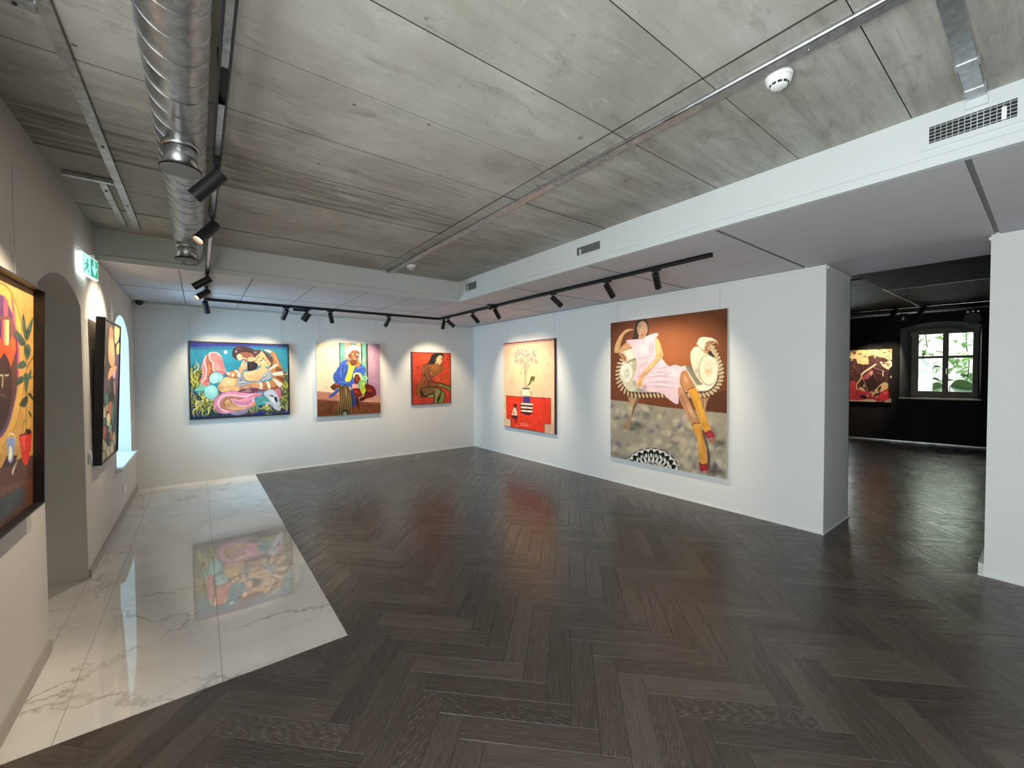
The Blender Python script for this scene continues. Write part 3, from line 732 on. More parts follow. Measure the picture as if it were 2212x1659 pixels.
    P((228, 142, 168), [(620, 1240), (690, 1150), (800, 1080), (960, 1048), (1150, 1078), (1350, 1096), (1540, 1080), (1490, 1150), (1390, 1190), (1410, 1290), (1320, 1370), (1130, 1440), (930, 1455), (900, 1480), (780, 1485), (680, 1435), (612, 1345)])
    P((190, 126, 104), [(735, 1300), (790, 1195), (900, 1145), (1010, 1168), (1230, 1178), (1330, 1240), (1300, 1350), (1100, 1432), (900, 1425), (780, 1385)])
    P((224, 166, 120), [(830, 1250), (900, 1208), (980, 1262), (1080, 1330), (1250, 1355), (1200, 1400), (1010, 1405), (890, 1375), (830, 1312)])
    E((244, 200, 150), 1020, 1390, 190, 30, 5, 0.8, True); L((112, 56, 66), 12, [(1060, 1345), (965, 1285), (930, 1212), (862, 1200), (812, 1258), (830, 1335)])
    P((228, 142, 168), [(955, 1198), (1100, 1218), (1250, 1182), (1385, 1192), (1360, 1270), (1260, 1335), (1130, 1335), (1030, 1280)])
    L((252, 222, 226), 20, [(900, 1452), (765, 1405), (705, 1320), (725, 1225), (805, 1150), (960, 1128), (1200, 1160), (1290, 1130), (1420, 1100)])
    L((252, 222, 226), 14, [(950, 1205), (1020, 1300), (1130, 1340), (1260, 1340), (1350, 1290), (1385, 1200)]); L((246, 200, 212), 10, [(1000, 1215), (1150, 1235), (1290, 1150)]); L((150, 74, 100), 8, [(960, 1240), (1100, 1290), (1240, 1280), (1340, 1240)])
    L((170, 84, 110), 8, [(960, 1180), (1150, 1195), (1260, 1170)])
    P((152, 134, 164), [(915, 1460), (1100, 1435), (1250, 1395), (1225, 1470), (1100, 1515), (980, 1505)]); P((216, 140, 84), [(1330, 1350), (1400, 1250), (1425, 1290), (1380, 1350)])
    P((88, 158, 154), [(1420, 1225), (1540, 1130), (1645, 1200), (1610, 1265), (1550, 1295), (1440, 1322)]); L((46, 104, 108), 8, [(1440, 1310), (1540, 1230), (1600, 1190)])
    P((196, 120, 140), [(1770, 1060), (1880, 1000), (1895, 1180), (1850, 1220)])
    P((192, 198, 208), [(1565, 1100), (1680, 1025), (1775, 1050), (1850, 1200), (1885, 1390), (1800, 1410), (1720, 1320), (1670, 1220)])
    E((232, 236, 240), 1740, 1220, 90, 120, -30, 0.7, True); P((34, 36, 44), [(1665, 1122), (1765, 1140), (1738, 1172)], False); P((40, 40, 50), [(1765, 1180), (1812, 1168), (1835, 1262), (1795, 1250)])
    L((70, 76, 92), 8, [(1680, 1230), (1760, 1320), (1830, 1390)]); L((70, 76, 92), 7, [(1800, 1270), (1850, 1330), (1870, 1390)]); P((170, 178, 190), [(1590, 1280), (1690, 1260), (1730, 1320), (1640, 1310)])
    E((150, 84, 106), 700, 1400, 90, 90, 0, 0.6, True); E((170, 90, 116), 1440, 1130, 120, 40, 0, 0.6, True); L((96, 44, 66), 9, [(612, 1345), (640, 1225), (720, 1130), (830, 1075), (960, 1048), (1150, 1078), (1350, 1096), (1540, 1080)]); E((120, 60, 52), 900, 1330, 110, 60, 20, 0.5, True)
    E((160, 70, 74), 480, 860, 90, 60, -30, 0.6, True); E((176, 84, 84), 780, 560, 50, 160, -10, 0.5, True)
    # embracing right arm with white bands
    P((186, 126, 76), [(1570, 262), (1680, 265), (1795, 340), (1862, 470), (1880, 560), (1925, 650), (1962, 800), (1935, 930), (1850, 1012), (1700, 1025), (1480, 1015), (1475, 900), (1650, 868), (1725, 830), (1720, 720), (1640, 650), (1700, 560), (1750, 480), (1690, 330)])
    P((112, 66, 46), [(1840, 590), (1915, 640), (1945, 700), (1860, 690), (1790, 660)], al=0.85); P((104, 60, 44), [(1800, 775), (1958, 800), (1930, 890), (1860, 830)], al=0.85); P((120, 72, 48), [(1720, 990), (1850, 960), (1840, 1010), (1700, 1022)], al=0.8)
    for st in ([(1655, 650), (1760, 555), (1840, 528), (1836, 562), (1700, 655)], [(1733, 708), (1922, 676), (1935, 750), (1740, 756)], [(1715, 815), (1800, 828), (1935, 920), (1880, 992), (1812, 930), (1760, 862)], [(1598, 882), (1662, 868), (1705, 990), (1650, 1012), (1632, 920)], [(1466, 905), (1535, 890), (1556, 1000), (1490, 1014)], [(1570, 262), (1650, 262), (1725, 298), (1680, 325)]):
        P((236, 216, 198), st); L((86, 56, 46), 5, st+st[:1])
    L((236, 200, 160), 10, [(1760, 370), (1820, 470), (1850, 560)])
    # woman: chest, neck, cloth
    P((230, 182, 132), [(1190, 690), (1300, 676), (1450, 640), (1540, 575), (1610, 615), (1650, 660), (1560, 785), (1440, 862), (1310, 872), (1220, 832), (1182, 760)])
    E((250, 214, 166), 1330, 720, 120, 50, -10, 0.7, True); E((190, 124, 84), 1450, 800, 110, 50, -30, 0.55, True); L((116, 66, 54), 9, [(1185, 700), (1188, 780), (1240, 845), (1330, 872), (1440, 855)]); L((160, 100, 70), 7, [(1300, 760), (1380, 735), (1480, 700)])
    P((152, 156, 166), [(1065, 790), (1180, 730), (1225, 845), (1340, 885), (1460, 852), (1640, 668), (1745, 722), (1680, 822), (1560, 862), (1440, 905), (1330, 925), (1250, 935), (1100, 965)])
    for q in ([(1480, 850), (1580, 770), (1660, 690)], [(1540, 850), (1640, 780), (1710, 720)], [(1100, 900), (1180, 880), (1240, 900)], [(1600, 850), (1680, 800), (1720, 750)]): L((236, 238, 240), 12, q, taper=True)
    for q in ([(1500, 862), (1600, 785), (1690, 705)], [(1580, 850), (1680, 775), (1730, 735)], [(1090, 940), (1180, 905), (1260, 925)], [(1440, 880), (1530, 820), (1600, 740)], [(1150, 740), (1190, 800), (1215, 850)]): L((58, 58, 72), 10, q, taper=True)
    L((50, 52, 66), 8, [(1112, 832), (1160, 802), (1152, 862), (1112, 832)], smooth=False)
    P((210, 152, 106), [(1100, 1000), (1190, 950), (1290, 920), (1390, 888), (1480, 920), (1490, 1000), (1330, 985), (1200, 1005), (1110, 1022)])
    for i in range(4): L((110, 56, 54), 8, [(1110+i*12, 985+i*12), (1230, 945+i*14), (1340, 935+i*16)]); L((248, 206, 170), 8, [(1130, 1000+i*14), (1230, 968+i*12), (1320, 962+i*12)], taper=True)
    for i in range(4): L((92, 46, 66), 12, [(1110, 1035+i*12), (1240, 1010+i*16), (1340, 1035+i*10), (1460, 1010+i*6)]); L((236, 190, 186), 7, [(1120, 1042+i*12), (1250, 1022+i*14), (1350, 1045+i*9)], taper=True)
    # forearm and raised hand on the left
    P((202, 132, 84), [(865, 715), (960, 668), (1060, 648), (1115, 690), (1115, 765), (1030, 795), (920, 790)]); P((240, 226, 206), [(1010, 655), (1065, 648), (1100, 695), (1070, 705)]); E((244, 232, 212), 900, 715, 36, 26, 20); E((244, 232, 212), 985, 748, 24, 38, 15); P((236, 220, 200), [(1070, 725), (1110, 700), (1118, 765), (1085, 785)])
    P((216, 154, 110), [(1130, 570), (1178, 480), (1245, 520), (1285, 565), (1265, 620), (1185, 662), (1150, 725), (1112, 695), (1098, 625)])
    for q in ([(1150, 560), (1210, 545), (1275, 560)], [(1150, 590), (1210, 580), (1265, 600)], [(1150, 620), (1200, 612), (1240, 625)]): L((252, 226, 196), 16, q); L((112, 62, 46), 5, [(x_, y_+14) for x_, y_ in q])
    L((232, 180, 136), 22, [(1160, 530), (1180, 490), (1215, 462)])
    E((110, 66, 46), 1600, 980, 130, 40, 5, 0.6, True); E((120, 74, 50), 1740, 420, 50, 130, -15, 0.5, True); E((120, 70, 46), 1000, 780, 110, 30, 0, 0.6, True); E((150, 94, 66), 1250, 620, 60, 50, 0, 0.5, True); L((80, 46, 40), 8, [(865, 715), (960, 668), (1060, 648), (1115, 690)]); L((80, 46, 40), 8, [(1795, 340), (1862, 470), (1925, 650), (1962, 800), (1935, 930), (1850, 1012)])
    # dark ponytail, heads
    P((42, 34, 40), [(1270, 500), (1400, 478), (1455, 520), (1440, 620), (1330, 665), (1265, 645)]); L((110, 96, 100), 10, [(1300, 520), (1330, 570), (1320, 630)], taper=True)
    P((62, 44, 50), [(968, 340), (1000, 240), (1100, 194), (1230, 198), (1345, 240), (1400, 300), (1380, 430), (1290, 490), (1180, 460), (1100, 440), (1050, 450), (990, 400)])
    P((150, 94, 76), [(1080, 370), (1140, 320), (1260, 310), (1365, 352), (1412, 420), (1380, 482), (1270, 492), (1180, 452), (1130, 470), (1060, 430)])
    P((238, 194, 152), [(1060, 385), (1110, 340), (1165, 400), (1150, 455), (1098, 462)]); P((226, 176, 134), [(1270, 440), (1330, 400), (1400, 425), (1378, 478), (1290, 482)])
    E((104, 60, 56), 1240, 380, 70, 34, 20, 0.8, True); L((52, 30, 34), 8, [(1180, 350), (1250, 340), (1320, 370)]); L((56, 34, 36), 8, [(1190, 400), (1250, 405)]); L((70, 40, 40), 7, [(1280, 460), (1330, 440), (1370, 462)])
    L((130, 110, 112), 9, [(1030, 300), (1080, 240), (1160, 215)], taper=True); E((246, 240, 236), 1050, 300, 12, 14); L((44, 30, 36), 16, [(1180, 300), (1290, 290), (1370, 330)])
    L((236, 190, 150), 22, [(1170, 430), (1210, 425), (1245, 440)])
    P((72, 46, 54), [(1355, 300), (1450, 264), (1560, 288), (1660, 350), (1735, 430), (1735, 530), (1700, 585), (1600, 430), (1510, 310), (1450, 400), (1400, 410)])
    E((168, 150, 156), 1415, 315, 50, 22, -15, 0.8, True)
    P((228, 178, 130), [(1415, 410), (1470, 350), (1530, 288), (1585, 345), (1655, 430), (1712, 520), (1685, 565), (1580, 598), (1490, 572), (1440, 520), (1395, 490)])
    P((96, 62, 62), [(1590, 330), (1650, 350), (1725, 440), (1722, 520), (1680, 480), (1630, 420)]); E((252, 218, 172), 1545, 500, 70, 60, 0, 0.75, True); E((196, 130, 90), 1620, 420, 50, 30, 30, 0.6, True)
    E((40, 28, 30), 1524, 470, 17, 15); E((40, 28, 30), 1562, 432, 14, 12); L((60, 38, 36), 8, [(1440, 420), (1490, 405), (1520, 400)]); L((90, 52, 46), 7, [(1570, 440), (1610, 470), (1590, 485)]); L((176, 84, 76), 12, [(1625, 535), (1660, 520), (1692, 495)]); L((80, 40, 36), 5, [(1635, 528), (1680, 508)])
    L((74, 46, 44), 8, [(1420, 470), (1470, 480), (1500, 520), (1510, 560)]); L((236, 196, 150), 14, [(1440, 500), (1470, 530), (1470, 575)]); L((42, 34, 40), 8, [(1485, 560), (1520, 575), (1530, 590), (1500, 596), (1485, 570)])
    L((58, 40, 44), 12, [(1400, 480), (1440, 440), (1510, 300)]); L((250, 216, 176), 8, [(1545, 310), (1580, 370), (1600, 430)], taper=True)
    return A.result()

def art_seated_man():
    A = Art(210, 236, [(120, 75), (1378, 120), (1383, 1490), (138, 1566)], srgb(222, 204, 170)); A.grain(8, 3, 3); P, L, E = A.poly, A.line, A.ell
    P((224, 208, 176), [(60, 40), (600, 40), (600, 1250), (60, 1250)], False, tex=0.04); E((238, 226, 196), 420, 330, 330, 420, 0, 0.6, True)
    P((166, 128, 150), [(1125, 90), (1420, 90), (1420, 1300), (1125, 1300)], False, tex=0.05); E((196, 164, 176), 1200, 400, 120, 500, 0, 0.6, True)
    for x0, x1, c in ((572, 592, (86, 60, 66)), (592, 680, (96, 172, 158)), (680, 800, (232, 158, 140)), (800, 920, (110, 160, 140)), (920, 1000, (238, 178, 150)), (1000, 1022, (60, 34, 36)), (1022, 1105, (92, 158, 142)), (1105, 1136, (58, 18, 24))):
        P(c, [(x0, 60), (x1, 60), (x1+3, 960), (x0+8, 960)], False, tex=0.1)
    E((196, 220, 190), 1060, 440, 40, 120, 0, 0.6, True); E((150, 206, 190), 640, 250, 40, 160, 0, 0.5, True); P((236, 232, 214), [(965, 180), (1000, 180), (1002, 520), (975, 470)], False)
    P((188, 126, 104), [(60, 1050), (620, 1110), (620, 1260), (60, 1205)], False); P((196, 136, 122), [(860, 1150), (1420, 1180), (1420, 1300), (860, 1260)], False); L((222, 180, 160), 12, [(930, 1240), (1200, 1262), (1400, 1280)])
    P((108, 60, 34), [(60, 1205), (600, 1250), (600, 1620), (60, 1620)], False, tex=0.12); P((116, 64, 34), [(800, 1250), (1420, 1285), (1420, 1620), (800, 1620)], False, tex=0.12); L((150, 96, 60), 16, [(60, 1215), (600, 1262)]); L((70, 36, 20), 8, [(880, 1300), (880, 1560)]); L((146, 90, 56), 14, [(930, 1262), (1400, 1302)])
    # hand on bench, coat
    P((92, 50, 36), [(400, 985), (440, 930), (520, 890), (610, 900), (600, 960), (520, 1010), (470, 1045)]); E((190, 96, 70), 530, 930, 60, 28, -15, 0.8, True)
    P((58, 92, 180), [(770, 432), (690, 440), (610, 490), (560, 580), (500, 660), (455, 740), (460, 840), (510, 900), (600, 930), (640, 950), (740, 960), (830, 1000), (860, 920), (1010, 800), (1080, 700), (1095, 610), (1040, 560), (960, 480)])
    P((40, 66, 150), [(545, 1000), (480, 1060), (385, 1150), (378, 1195), (440, 1170), (520, 1100), (560, 1080)]); L((100, 150, 200), 8, [(395, 1180), (470, 1100), (540, 1030)])
    P((34, 58, 120), [(820, 1000), (880, 1150), (890, 1330), (830, 1370), (800, 1300), (790, 1100)])
    for q in ([(600, 520), (570, 620), (540, 700)], [(650, 520), (640, 640), (650, 760)], [(700, 560), (690, 680), (660, 800)], [(520, 700), (560, 790), (640, 850)], [(490, 780), (540, 850), (620, 880)], [(840, 740), (920, 680), (1020, 630)], [(860, 640), (960, 600), (1040, 590)], [(600, 910), (720, 930), (820, 960)]): L((32, 54, 128), 18, q, taper=True)
    for q in ([(575, 520), (520, 640), (480, 720)], [(625, 560), (600, 680), (620, 780)], [(680, 600), (665, 720)], [(900, 640), (990, 590), (1050, 600)], [(540, 870), (640, 880), (740, 910)], [(1010, 640), (1060, 690), (1060, 760)]): L((108, 152, 220), 12, q, taper=True)
    P((190, 128, 70), [(770, 440), (800, 470), (760, 530), (705, 510)]); P((190, 124, 64), [(930, 440), (985, 490), (960, 600), (915, 560), (900, 500)]); L((232, 180, 120), 8, [(735, 515), (790, 460)])
    P((244, 226, 40), [(775, 495), (830, 560), (905, 530), (850, 660), (790, 850), (690, 850), (740, 680)]); P((250, 240, 90), [(800, 580), (860, 580), (800, 760), (760, 830), (735, 800)], al=0.8)
    P((112, 66, 44), [(800, 440), (920, 440), (910, 530), (830, 558), (780, 490)])
    P((130, 78, 50), [(770, 300), (810, 250), (900, 235), (975, 280), (960, 380), (930, 440), (870, 465), (810, 430), (770, 380)]); E((206, 96, 60), 870, 270, 60, 26, 0, 0.85, True); E((222, 150, 100), 860, 380, 60, 50, 0, 0.7, True); E((170, 150, 70), 835, 310, 30, 20, 0, 0.7, True)
    E((252, 250, 244), 930, 330, 26, 14, 10); E((30, 22, 22), 938, 330, 9, 9); E((236, 224, 190), 838, 318, 20, 10, 10); E((34, 24, 22), 838, 318, 7, 7); L((60, 32, 26), 8, [(820, 290), (850, 285)]); L((50, 26, 24), 9, [(910, 305), (960, 310)]); L((90, 40, 30), 8, [(885, 330), (900, 380), (870, 385)])
    E((236, 196, 170), 880, 415, 30, 14); L((92, 36, 30), 8, [(845, 410), (880, 400), (915, 412)]); L((110, 60, 40), 6, [(850, 430), (880, 436), (910, 428)]); E((70, 40, 40), 768, 360, 14, 26)
    P((240, 232, 206), [(725, 290), (735, 220), (790, 160), (870, 145), (945, 170), (985, 220), (985, 290), (960, 270), (900, 238), (820, 255), (775, 310), (745, 320)]); E((252, 248, 232), 850, 185, 90, 40, 0, 0.8, True); L((190, 172, 140), 8, [(750, 300), (820, 240), (900, 222), (975, 262)])
    # goat-like child figure with green scarf
    P((104, 36, 24), [(870, 760), (920, 715), (980, 730), (1000, 800), (960, 900), (930, 920), (880, 900), (860, 820)]); E((190, 84, 50), 925, 800, 26, 80, 0, 0.8, True)
    P((96, 24, 18), [(1080, 930), (1180, 930), (1260, 985), (1300, 1100), (1240, 1170), (1100, 1210), (1040, 1250), (960, 1240), (990, 1180), (1060, 1140)]); P((110, 30, 20), [(840, 1010), (940, 990), (1010, 1040), (1060, 1120), (960, 1180), (900, 1180), (850, 1080)])
    E((206, 60, 30), 910, 1070, 60, 40, 20, 0.8, True); E((200, 60, 34), 1170, 1050, 70, 34, 20, 0.8, True); E((40, 12, 12), 1160, 1110, 60, 40, 0, 0.7, True); L((40, 14, 14), 12, [(980, 1230), (1080, 1140), (1100, 1060)]); P((70, 24, 18), [(890, 1180), (950, 1200), (960, 1360), (980, 1400), (920, 1380)]); P((50, 18, 16), [(960, 1250), (1010, 1190), (1040, 1240)])
    P((170, 214, 150), [(845, 760), (870, 700), (940, 685), (1010, 720), (1025, 790), (990, 810), (950, 730), (890, 730), (865, 800)]); L((214, 240, 190), 12, [(860, 750), (900, 700), (980, 710), (1010, 770)])
    L((170, 220, 150), 22, [(1010, 820), (1060, 770), (1110, 775), (1115, 815), (1050, 830), (1010, 830)]); P((120, 170, 100), [(960, 850), (1050, 850), (1080, 900), (1040, 930), (975, 900)])
    P((168, 196, 60), [(985, 890), (1070, 890), (1060, 960), (1095, 1040), (1030, 1125), (990, 1040), (980, 960)]); L((110, 140, 40), 8, [(1020, 900), (1030, 1000), (1030, 1090)]); P((232, 160, 152), [(820, 940), (850, 915), (940, 925), (945, 990), (850, 998), (825, 980)]); P((110, 170, 150), [(940, 900), (980, 900), (975, 990), (945, 990)])
    # striped trousers
    P((84, 58, 28), [(560, 1000), (640, 950), (740, 960), (790, 1050), (820, 1200), (800, 1400), (780, 1540), (480, 1560), (540, 1380), (580, 1200)])
    for i in range(7):
        x = 575+i*34; L((196, 166, 96), 10, [(x, 990+abs(i-3)*8), (x+4, 1150), (x-10+i*6, 1300), (x-30+i*9, 1520)], taper=True); L((44, 28, 16), 10, [(x+16, 990), (x+20, 1150), (x+8+i*6, 1300), (x-14+i*9, 1530)], taper=True)
    L((240, 226, 170), 9, [(690, 960), (706, 1080), (726, 1220)], taper=True); E((40, 34, 28), 690, 1480, 70, 60); E((130, 140, 116), 680, 1500, 44, 32)
    return A.result()

def art_seated_nude():
    A = Art(132, 162, [(205, 140), (1200, 165), (1200, 1465), (208, 1512)], srgb(206, 62, 34)); A.grain(12, 3, 3); P, L, E = A.poly, A.line, A.ell
    P((204, 66, 38), [(150, 90), (1300, 90), (1300, 1600), (150, 1600)], False, tex=0.14); E((226, 96, 50), 640, 330, 360, 260, 0, 0.7, True); E((190, 80, 30), 1080, 800, 260, 330, 0, 0.7, True); E((150, 34, 30), 230, 1100, 160, 500, 0, 0.7, True); E((168, 48, 34), 560, 1420, 500, 110, 0, 0.5, True)
    body = [(640, 440), (520, 460), (450, 560), (460, 700), (450, 800), (370, 950), (310, 1080), (310, 1210), (350, 1310), (470, 1330), (620, 1325), (730, 1330), (760, 1260), (800, 1180), (900, 1100), (720, 1050), (720, 940), (740, 800), (840, 740), (960, 640), (990, 540), (960, 460), (880, 450), (760, 440)]
    P((62, 26, 14), [(x_+(x_-650)*.03, y_+(y_-900)*.025) for x_, y_ in body]); P((140, 84, 42), body, tex=0.12)
    E((176, 116, 60), 780, 540, 160, 100, 0, 0.7, True); E((110, 56, 30), 560, 650, 70, 190, 10, 0.6, True); E((120, 50, 36), 520, 950, 140, 160, 20, 0.7, True); E((92, 58, 26), 420, 1180, 120, 130, 0, 0.6, True); E((206, 128, 92), 686, 690, 40, 70, 0, 0.9, True); E((196, 140, 110), 545, 660, 22, 50, 20, 0.7, True)
    L((70, 30, 16), 16, [(620, 520), (640, 640), (690, 780), (740, 920)]); L((70, 30, 16), 12, [(510, 700), (560, 820), (650, 920)]); L((86, 44, 24), 10, [(700, 780), (760, 770), (850, 720)]); L((90, 96, 40), 18, [(970, 480), (985, 560), (940, 650), (860, 730)])
    P((120, 62, 40), [(520, 640), (600, 700), (680, 820), (740, 930), (640, 950), (560, 840)]); L((176, 116, 84), 14, [(530, 660), (600, 780), (690, 910)], taper=True)
    for q in ([(840, 800), (900, 830), (960, 825)], [(830, 840), (890, 870), (930, 880)], [(820, 870), (870, 900)]): L((176, 140, 66), 14, q, taper=True)
    P((60, 30, 16), [(620, 920), (900, 930), (1080, 990), (1200, 1040), (1210, 1190), (1130, 1150), (1020, 1080), (880, 1050), (640, 1060)]); P((128, 78, 40), [(640, 940), (880, 950), (1060, 1010), (1180, 1050), (1185, 1160), (1060, 1070), (900, 1040), (660, 1040)]); P((120, 132, 66), [(900, 970), (1060, 1015), (1180, 1055), (1190, 1170), (1060, 1070), (930, 1035)])
    P((50, 30, 16), [(430, 1090), (640, 1050), (860, 1060), (960, 1110), (960, 1230), (860, 1500), (740, 1500), (750, 1280), (560, 1320), (420, 1280)]); P((122, 88, 46), [(450, 1110), (640, 1070), (850, 1080), (935, 1120), (920, 1220), (850, 1380), (840, 1490), (770, 1490), (780, 1260), (640, 1240), (520, 1270)])
    P((134, 136, 72), [(800, 1120), (930, 1120), (920, 1230), (850, 1370), (835, 1490), (775, 1490), (790, 1280)]); E((40, 22, 12), 490, 1190, 70, 50, -20, 0.8, True); L((40, 20, 12), 14, [(560, 1290), (700, 1220), (790, 1190)])
    P((44, 36, 14), [(960, 1150), (1030, 1180), (1045, 1300), (1000, 1500), (860, 1500), (900, 1330)]); P((128, 146, 60), [(965, 1180), (1010, 1190), (1025, 1300), (985, 1480), (880, 1490), (930, 1330)]); L((60, 74, 24), 12, [(960, 1230), (960, 1350), (920, 1470)])
    P((150, 160, 90), [(600, 1290), (740, 1260), (735, 1310), (620, 1320)])
    P((36, 36, 34), [(740, 190), (880, 150), (980, 160), (1030, 220), (1010, 300), (950, 240), (890, 270), (830, 370), (790, 440), (700, 450), (600, 440), (660, 340), (700, 240)]); L((96, 108, 104), 14, [(760, 390), (800, 320), (830, 250)], taper=True)
    P((222, 186, 134), [(850, 280), (920, 215), (990, 235), (1000, 290), (970, 330), (995, 385), (960, 400), (940, 460), (890, 462), (840, 420), (800, 440), (790, 440), (820, 380)]); E((246, 222, 176), 900, 320, 50, 60, 0, 0.7, True); E((200, 140, 70), 870, 420, 40, 40, 0, 0.7, True); L((50, 26, 20), 14, [(950, 300), (985, 300), (1000, 310)]); L((80, 50, 40), 8, [(930, 250), (985, 265)]); L((170, 60, 40), 10, [(960, 395), (985, 388)]); L((60, 34, 22), 8, [(840, 420), (890, 465), (940, 455)]); P((170, 106, 60), [(780, 440), (860, 430), (900, 470), (820, 500)])
    return A.result()

def art_flowers():
    A = Art(190, 290, [(110, 155), (905, 82), (934, 1582), (140, 1453)], srgb(236, 196, 156)); A.grain(21, 3, 3); P, L, E = A.poly, A.line, A.ell
    P((238, 198, 160), [(60, 20), (1000, 20), (1000, 1650), (60, 1650)], False, tex=0.035); E((246, 214, 160), 520, 640, 330, 420, 0, 0.7, True); E((228, 170, 150), 150, 260, 90, 200, 0, 0.5, True); E((214, 164, 136), 250, 730, 60, 130, 0, 0.3, True); E((180, 130, 116), 840, 330, 50, 40, 0, 0.4, True); E((200, 150, 130), 800, 490, 60, 60, 0, 0.35, True); E((204, 150, 130), 740, 390, 90, 40, 0, 0.35, True)
    L((92, 24, 30), 22, [(110, 165), (300, 145), (500, 124), (700, 106), (900, 88)], smooth=False); L((236, 150, 140), 12, [(110, 178), (500, 142), (900, 108)], smooth=False); L((120, 70, 60), 5, [(110, 190), (500, 158), (890, 118)], smooth=False)
    for i in range(6): L((230, 180, 160), 6, [(770+i*22, 102-i*2), (782+i*22, 92-i*2)])
    L((70, 24, 34), 16, [(902, 90), (914, 500), (922, 1000), (932, 1575)], smooth=False)
    flows = [(340, 265), (410, 262), (462, 282), (310, 320), (350, 325), (372, 312), (412, 326), (485, 340), (438, 362), (518, 335), (310, 375), (480, 365), (340, 425), (305, 440), (380, 455), (420, 450), (462, 475), (500, 420), (400, 410), (575, 300), (600, 360), (545, 395), (610, 430), (630, 455), (560, 430), (580, 330)]
    for x, y in flows: L((196, 160, 138), 4, [(x, y+15), (460, 560), (462, 700)], al=0.6)
    for i, (x, y) in enumerate(flows):
        E((206, 152, 148), x, y, 17, 24, (i*37) % 60-30); L((140, 96, 94), 5, [(x-10, y-14), (x+8, y-20), (x+14, y+6), (x, y+22)]); L((232, 190, 180), 5, [(x-4, y-6), (x+5, y+6)])
    for q in ([(440, 520), (455, 640), (460, 850)], [(470, 500), (462, 660), (466, 850)], [(540, 460), (490, 580), (470, 640)], [(400, 510), (445, 560), (456, 650)], [(520, 470), (480, 600)], [(560, 300), (600, 290), (640, 300)], [(590, 350), (620, 340)]): L((158, 116, 98), 5, q, al=0.9)
    E((120, 84, 60), 390, 620, 7, 9)
    P((92, 100, 40), [(470, 850), (530, 770), (550, 672), (615, 680), (592, 762), (572, 738), (545, 790)], False); L((40, 48, 30), 6, [(475, 848), (540, 770), (556, 690)])
    P((240, 58, 30), [(170, 975), (420, 995), (640, 1000), (858, 1018), (864, 1420), (770, 1405), (770, 1555), (250, 1472), (246, 1340), (182, 1325)], False, tex=0.06)
    L((90, 26, 24), 8, [(170, 975), (420, 995), (640, 1002), (858, 1018), (864, 1420), (772, 1405), (772, 1552)], smooth=False); L((90, 26, 24), 8, [(172, 975), (184, 1328), (246, 1340), (250, 1470)], smooth=False)
    L((60, 26, 40), 14, [(140, 1450), (300, 1476), (600, 1528), (932, 1580)], smooth=False); L((84, 28, 46), 10, [(380, 1485), (660, 1530)], smooth=False)
    P((60, 34, 70), [(420, 852), (535, 858), (535, 876), (422, 870)], False); P((246, 232, 196), [(415, 880), (545, 884), (545, 990), (425, 980)], False); L((96, 74, 50), 6, [(425, 910), (400, 915), (410, 1090)], smooth=False); L((96, 74, 50), 6, [(535, 912), (556, 915), (560, 1090)], smooth=False); P((120, 96, 100), [(425, 975), (540, 982), (540, 994), (425, 988)], False)
    P((62, 56, 130), [(430, 996), (538, 1000), (542, 1090), (438, 1086)], False)
    for i in range(6):
        c = (246, 232, 206) if i % 2 == 0 else (86, 24, 28); y = 1086+i*27; P(c, [(396+i*2, y), (584-i, y+14), (584-i, y+42), (398+i*2, y+28)], False)
    P((70, 22, 26), [(440, 1245), (560, 1252), (540, 1278), (462, 1268)], False); L((40, 20, 24), 5, [(396, 1088), (404, 1230), (440, 1248)])
    E((56, 22, 26), 312, 1130, 24, 30); P((56, 22, 26), [(325, 1120), (340, 1170), (348, 1255), (330, 1240), (318, 1160)]); P((246, 214, 180), [(300, 1160), (325, 1170), (345, 1280), (270, 1280), (258, 1270), (280, 1200)]); P((240, 58, 30), [(296, 1215), (306, 1240), (290, 1262), (280, 1255)]); P((92, 24, 28), [(250, 1282), (352, 1288), (350, 1330), (330, 1340), (270, 1320)]); L((92, 24, 28), 16, [(290, 1315), (325, 1360), (312, 1400)]); L((92, 24, 28), 16, [(345, 1320), (342, 1360), (350, 1390)])
    for q in ([(390, 1410), (450, 1412), (510, 1425)], [(400, 1432), (460, 1440), (525, 1446)], [(335, 1455), (362, 1440)]): L((250, 190, 140), 6, q)
    for q in ([(390, 1300), (420, 1290), (410, 1340)], [(430, 1360), (480, 1370), (500, 1350)], [(520, 1380), (560, 1350), (560, 1400), (520, 1400)]): L((176, 40, 26), 6, q)
    P((210, 70, 40), [(510, 1360), (565, 1350), (565, 1400), (520, 1400)], False, al=0.6); P((224, 180, 150), [(772, 1410), (866, 1424), (905, 1420), (925, 1575), (775, 1552)], False)
    return A.result()
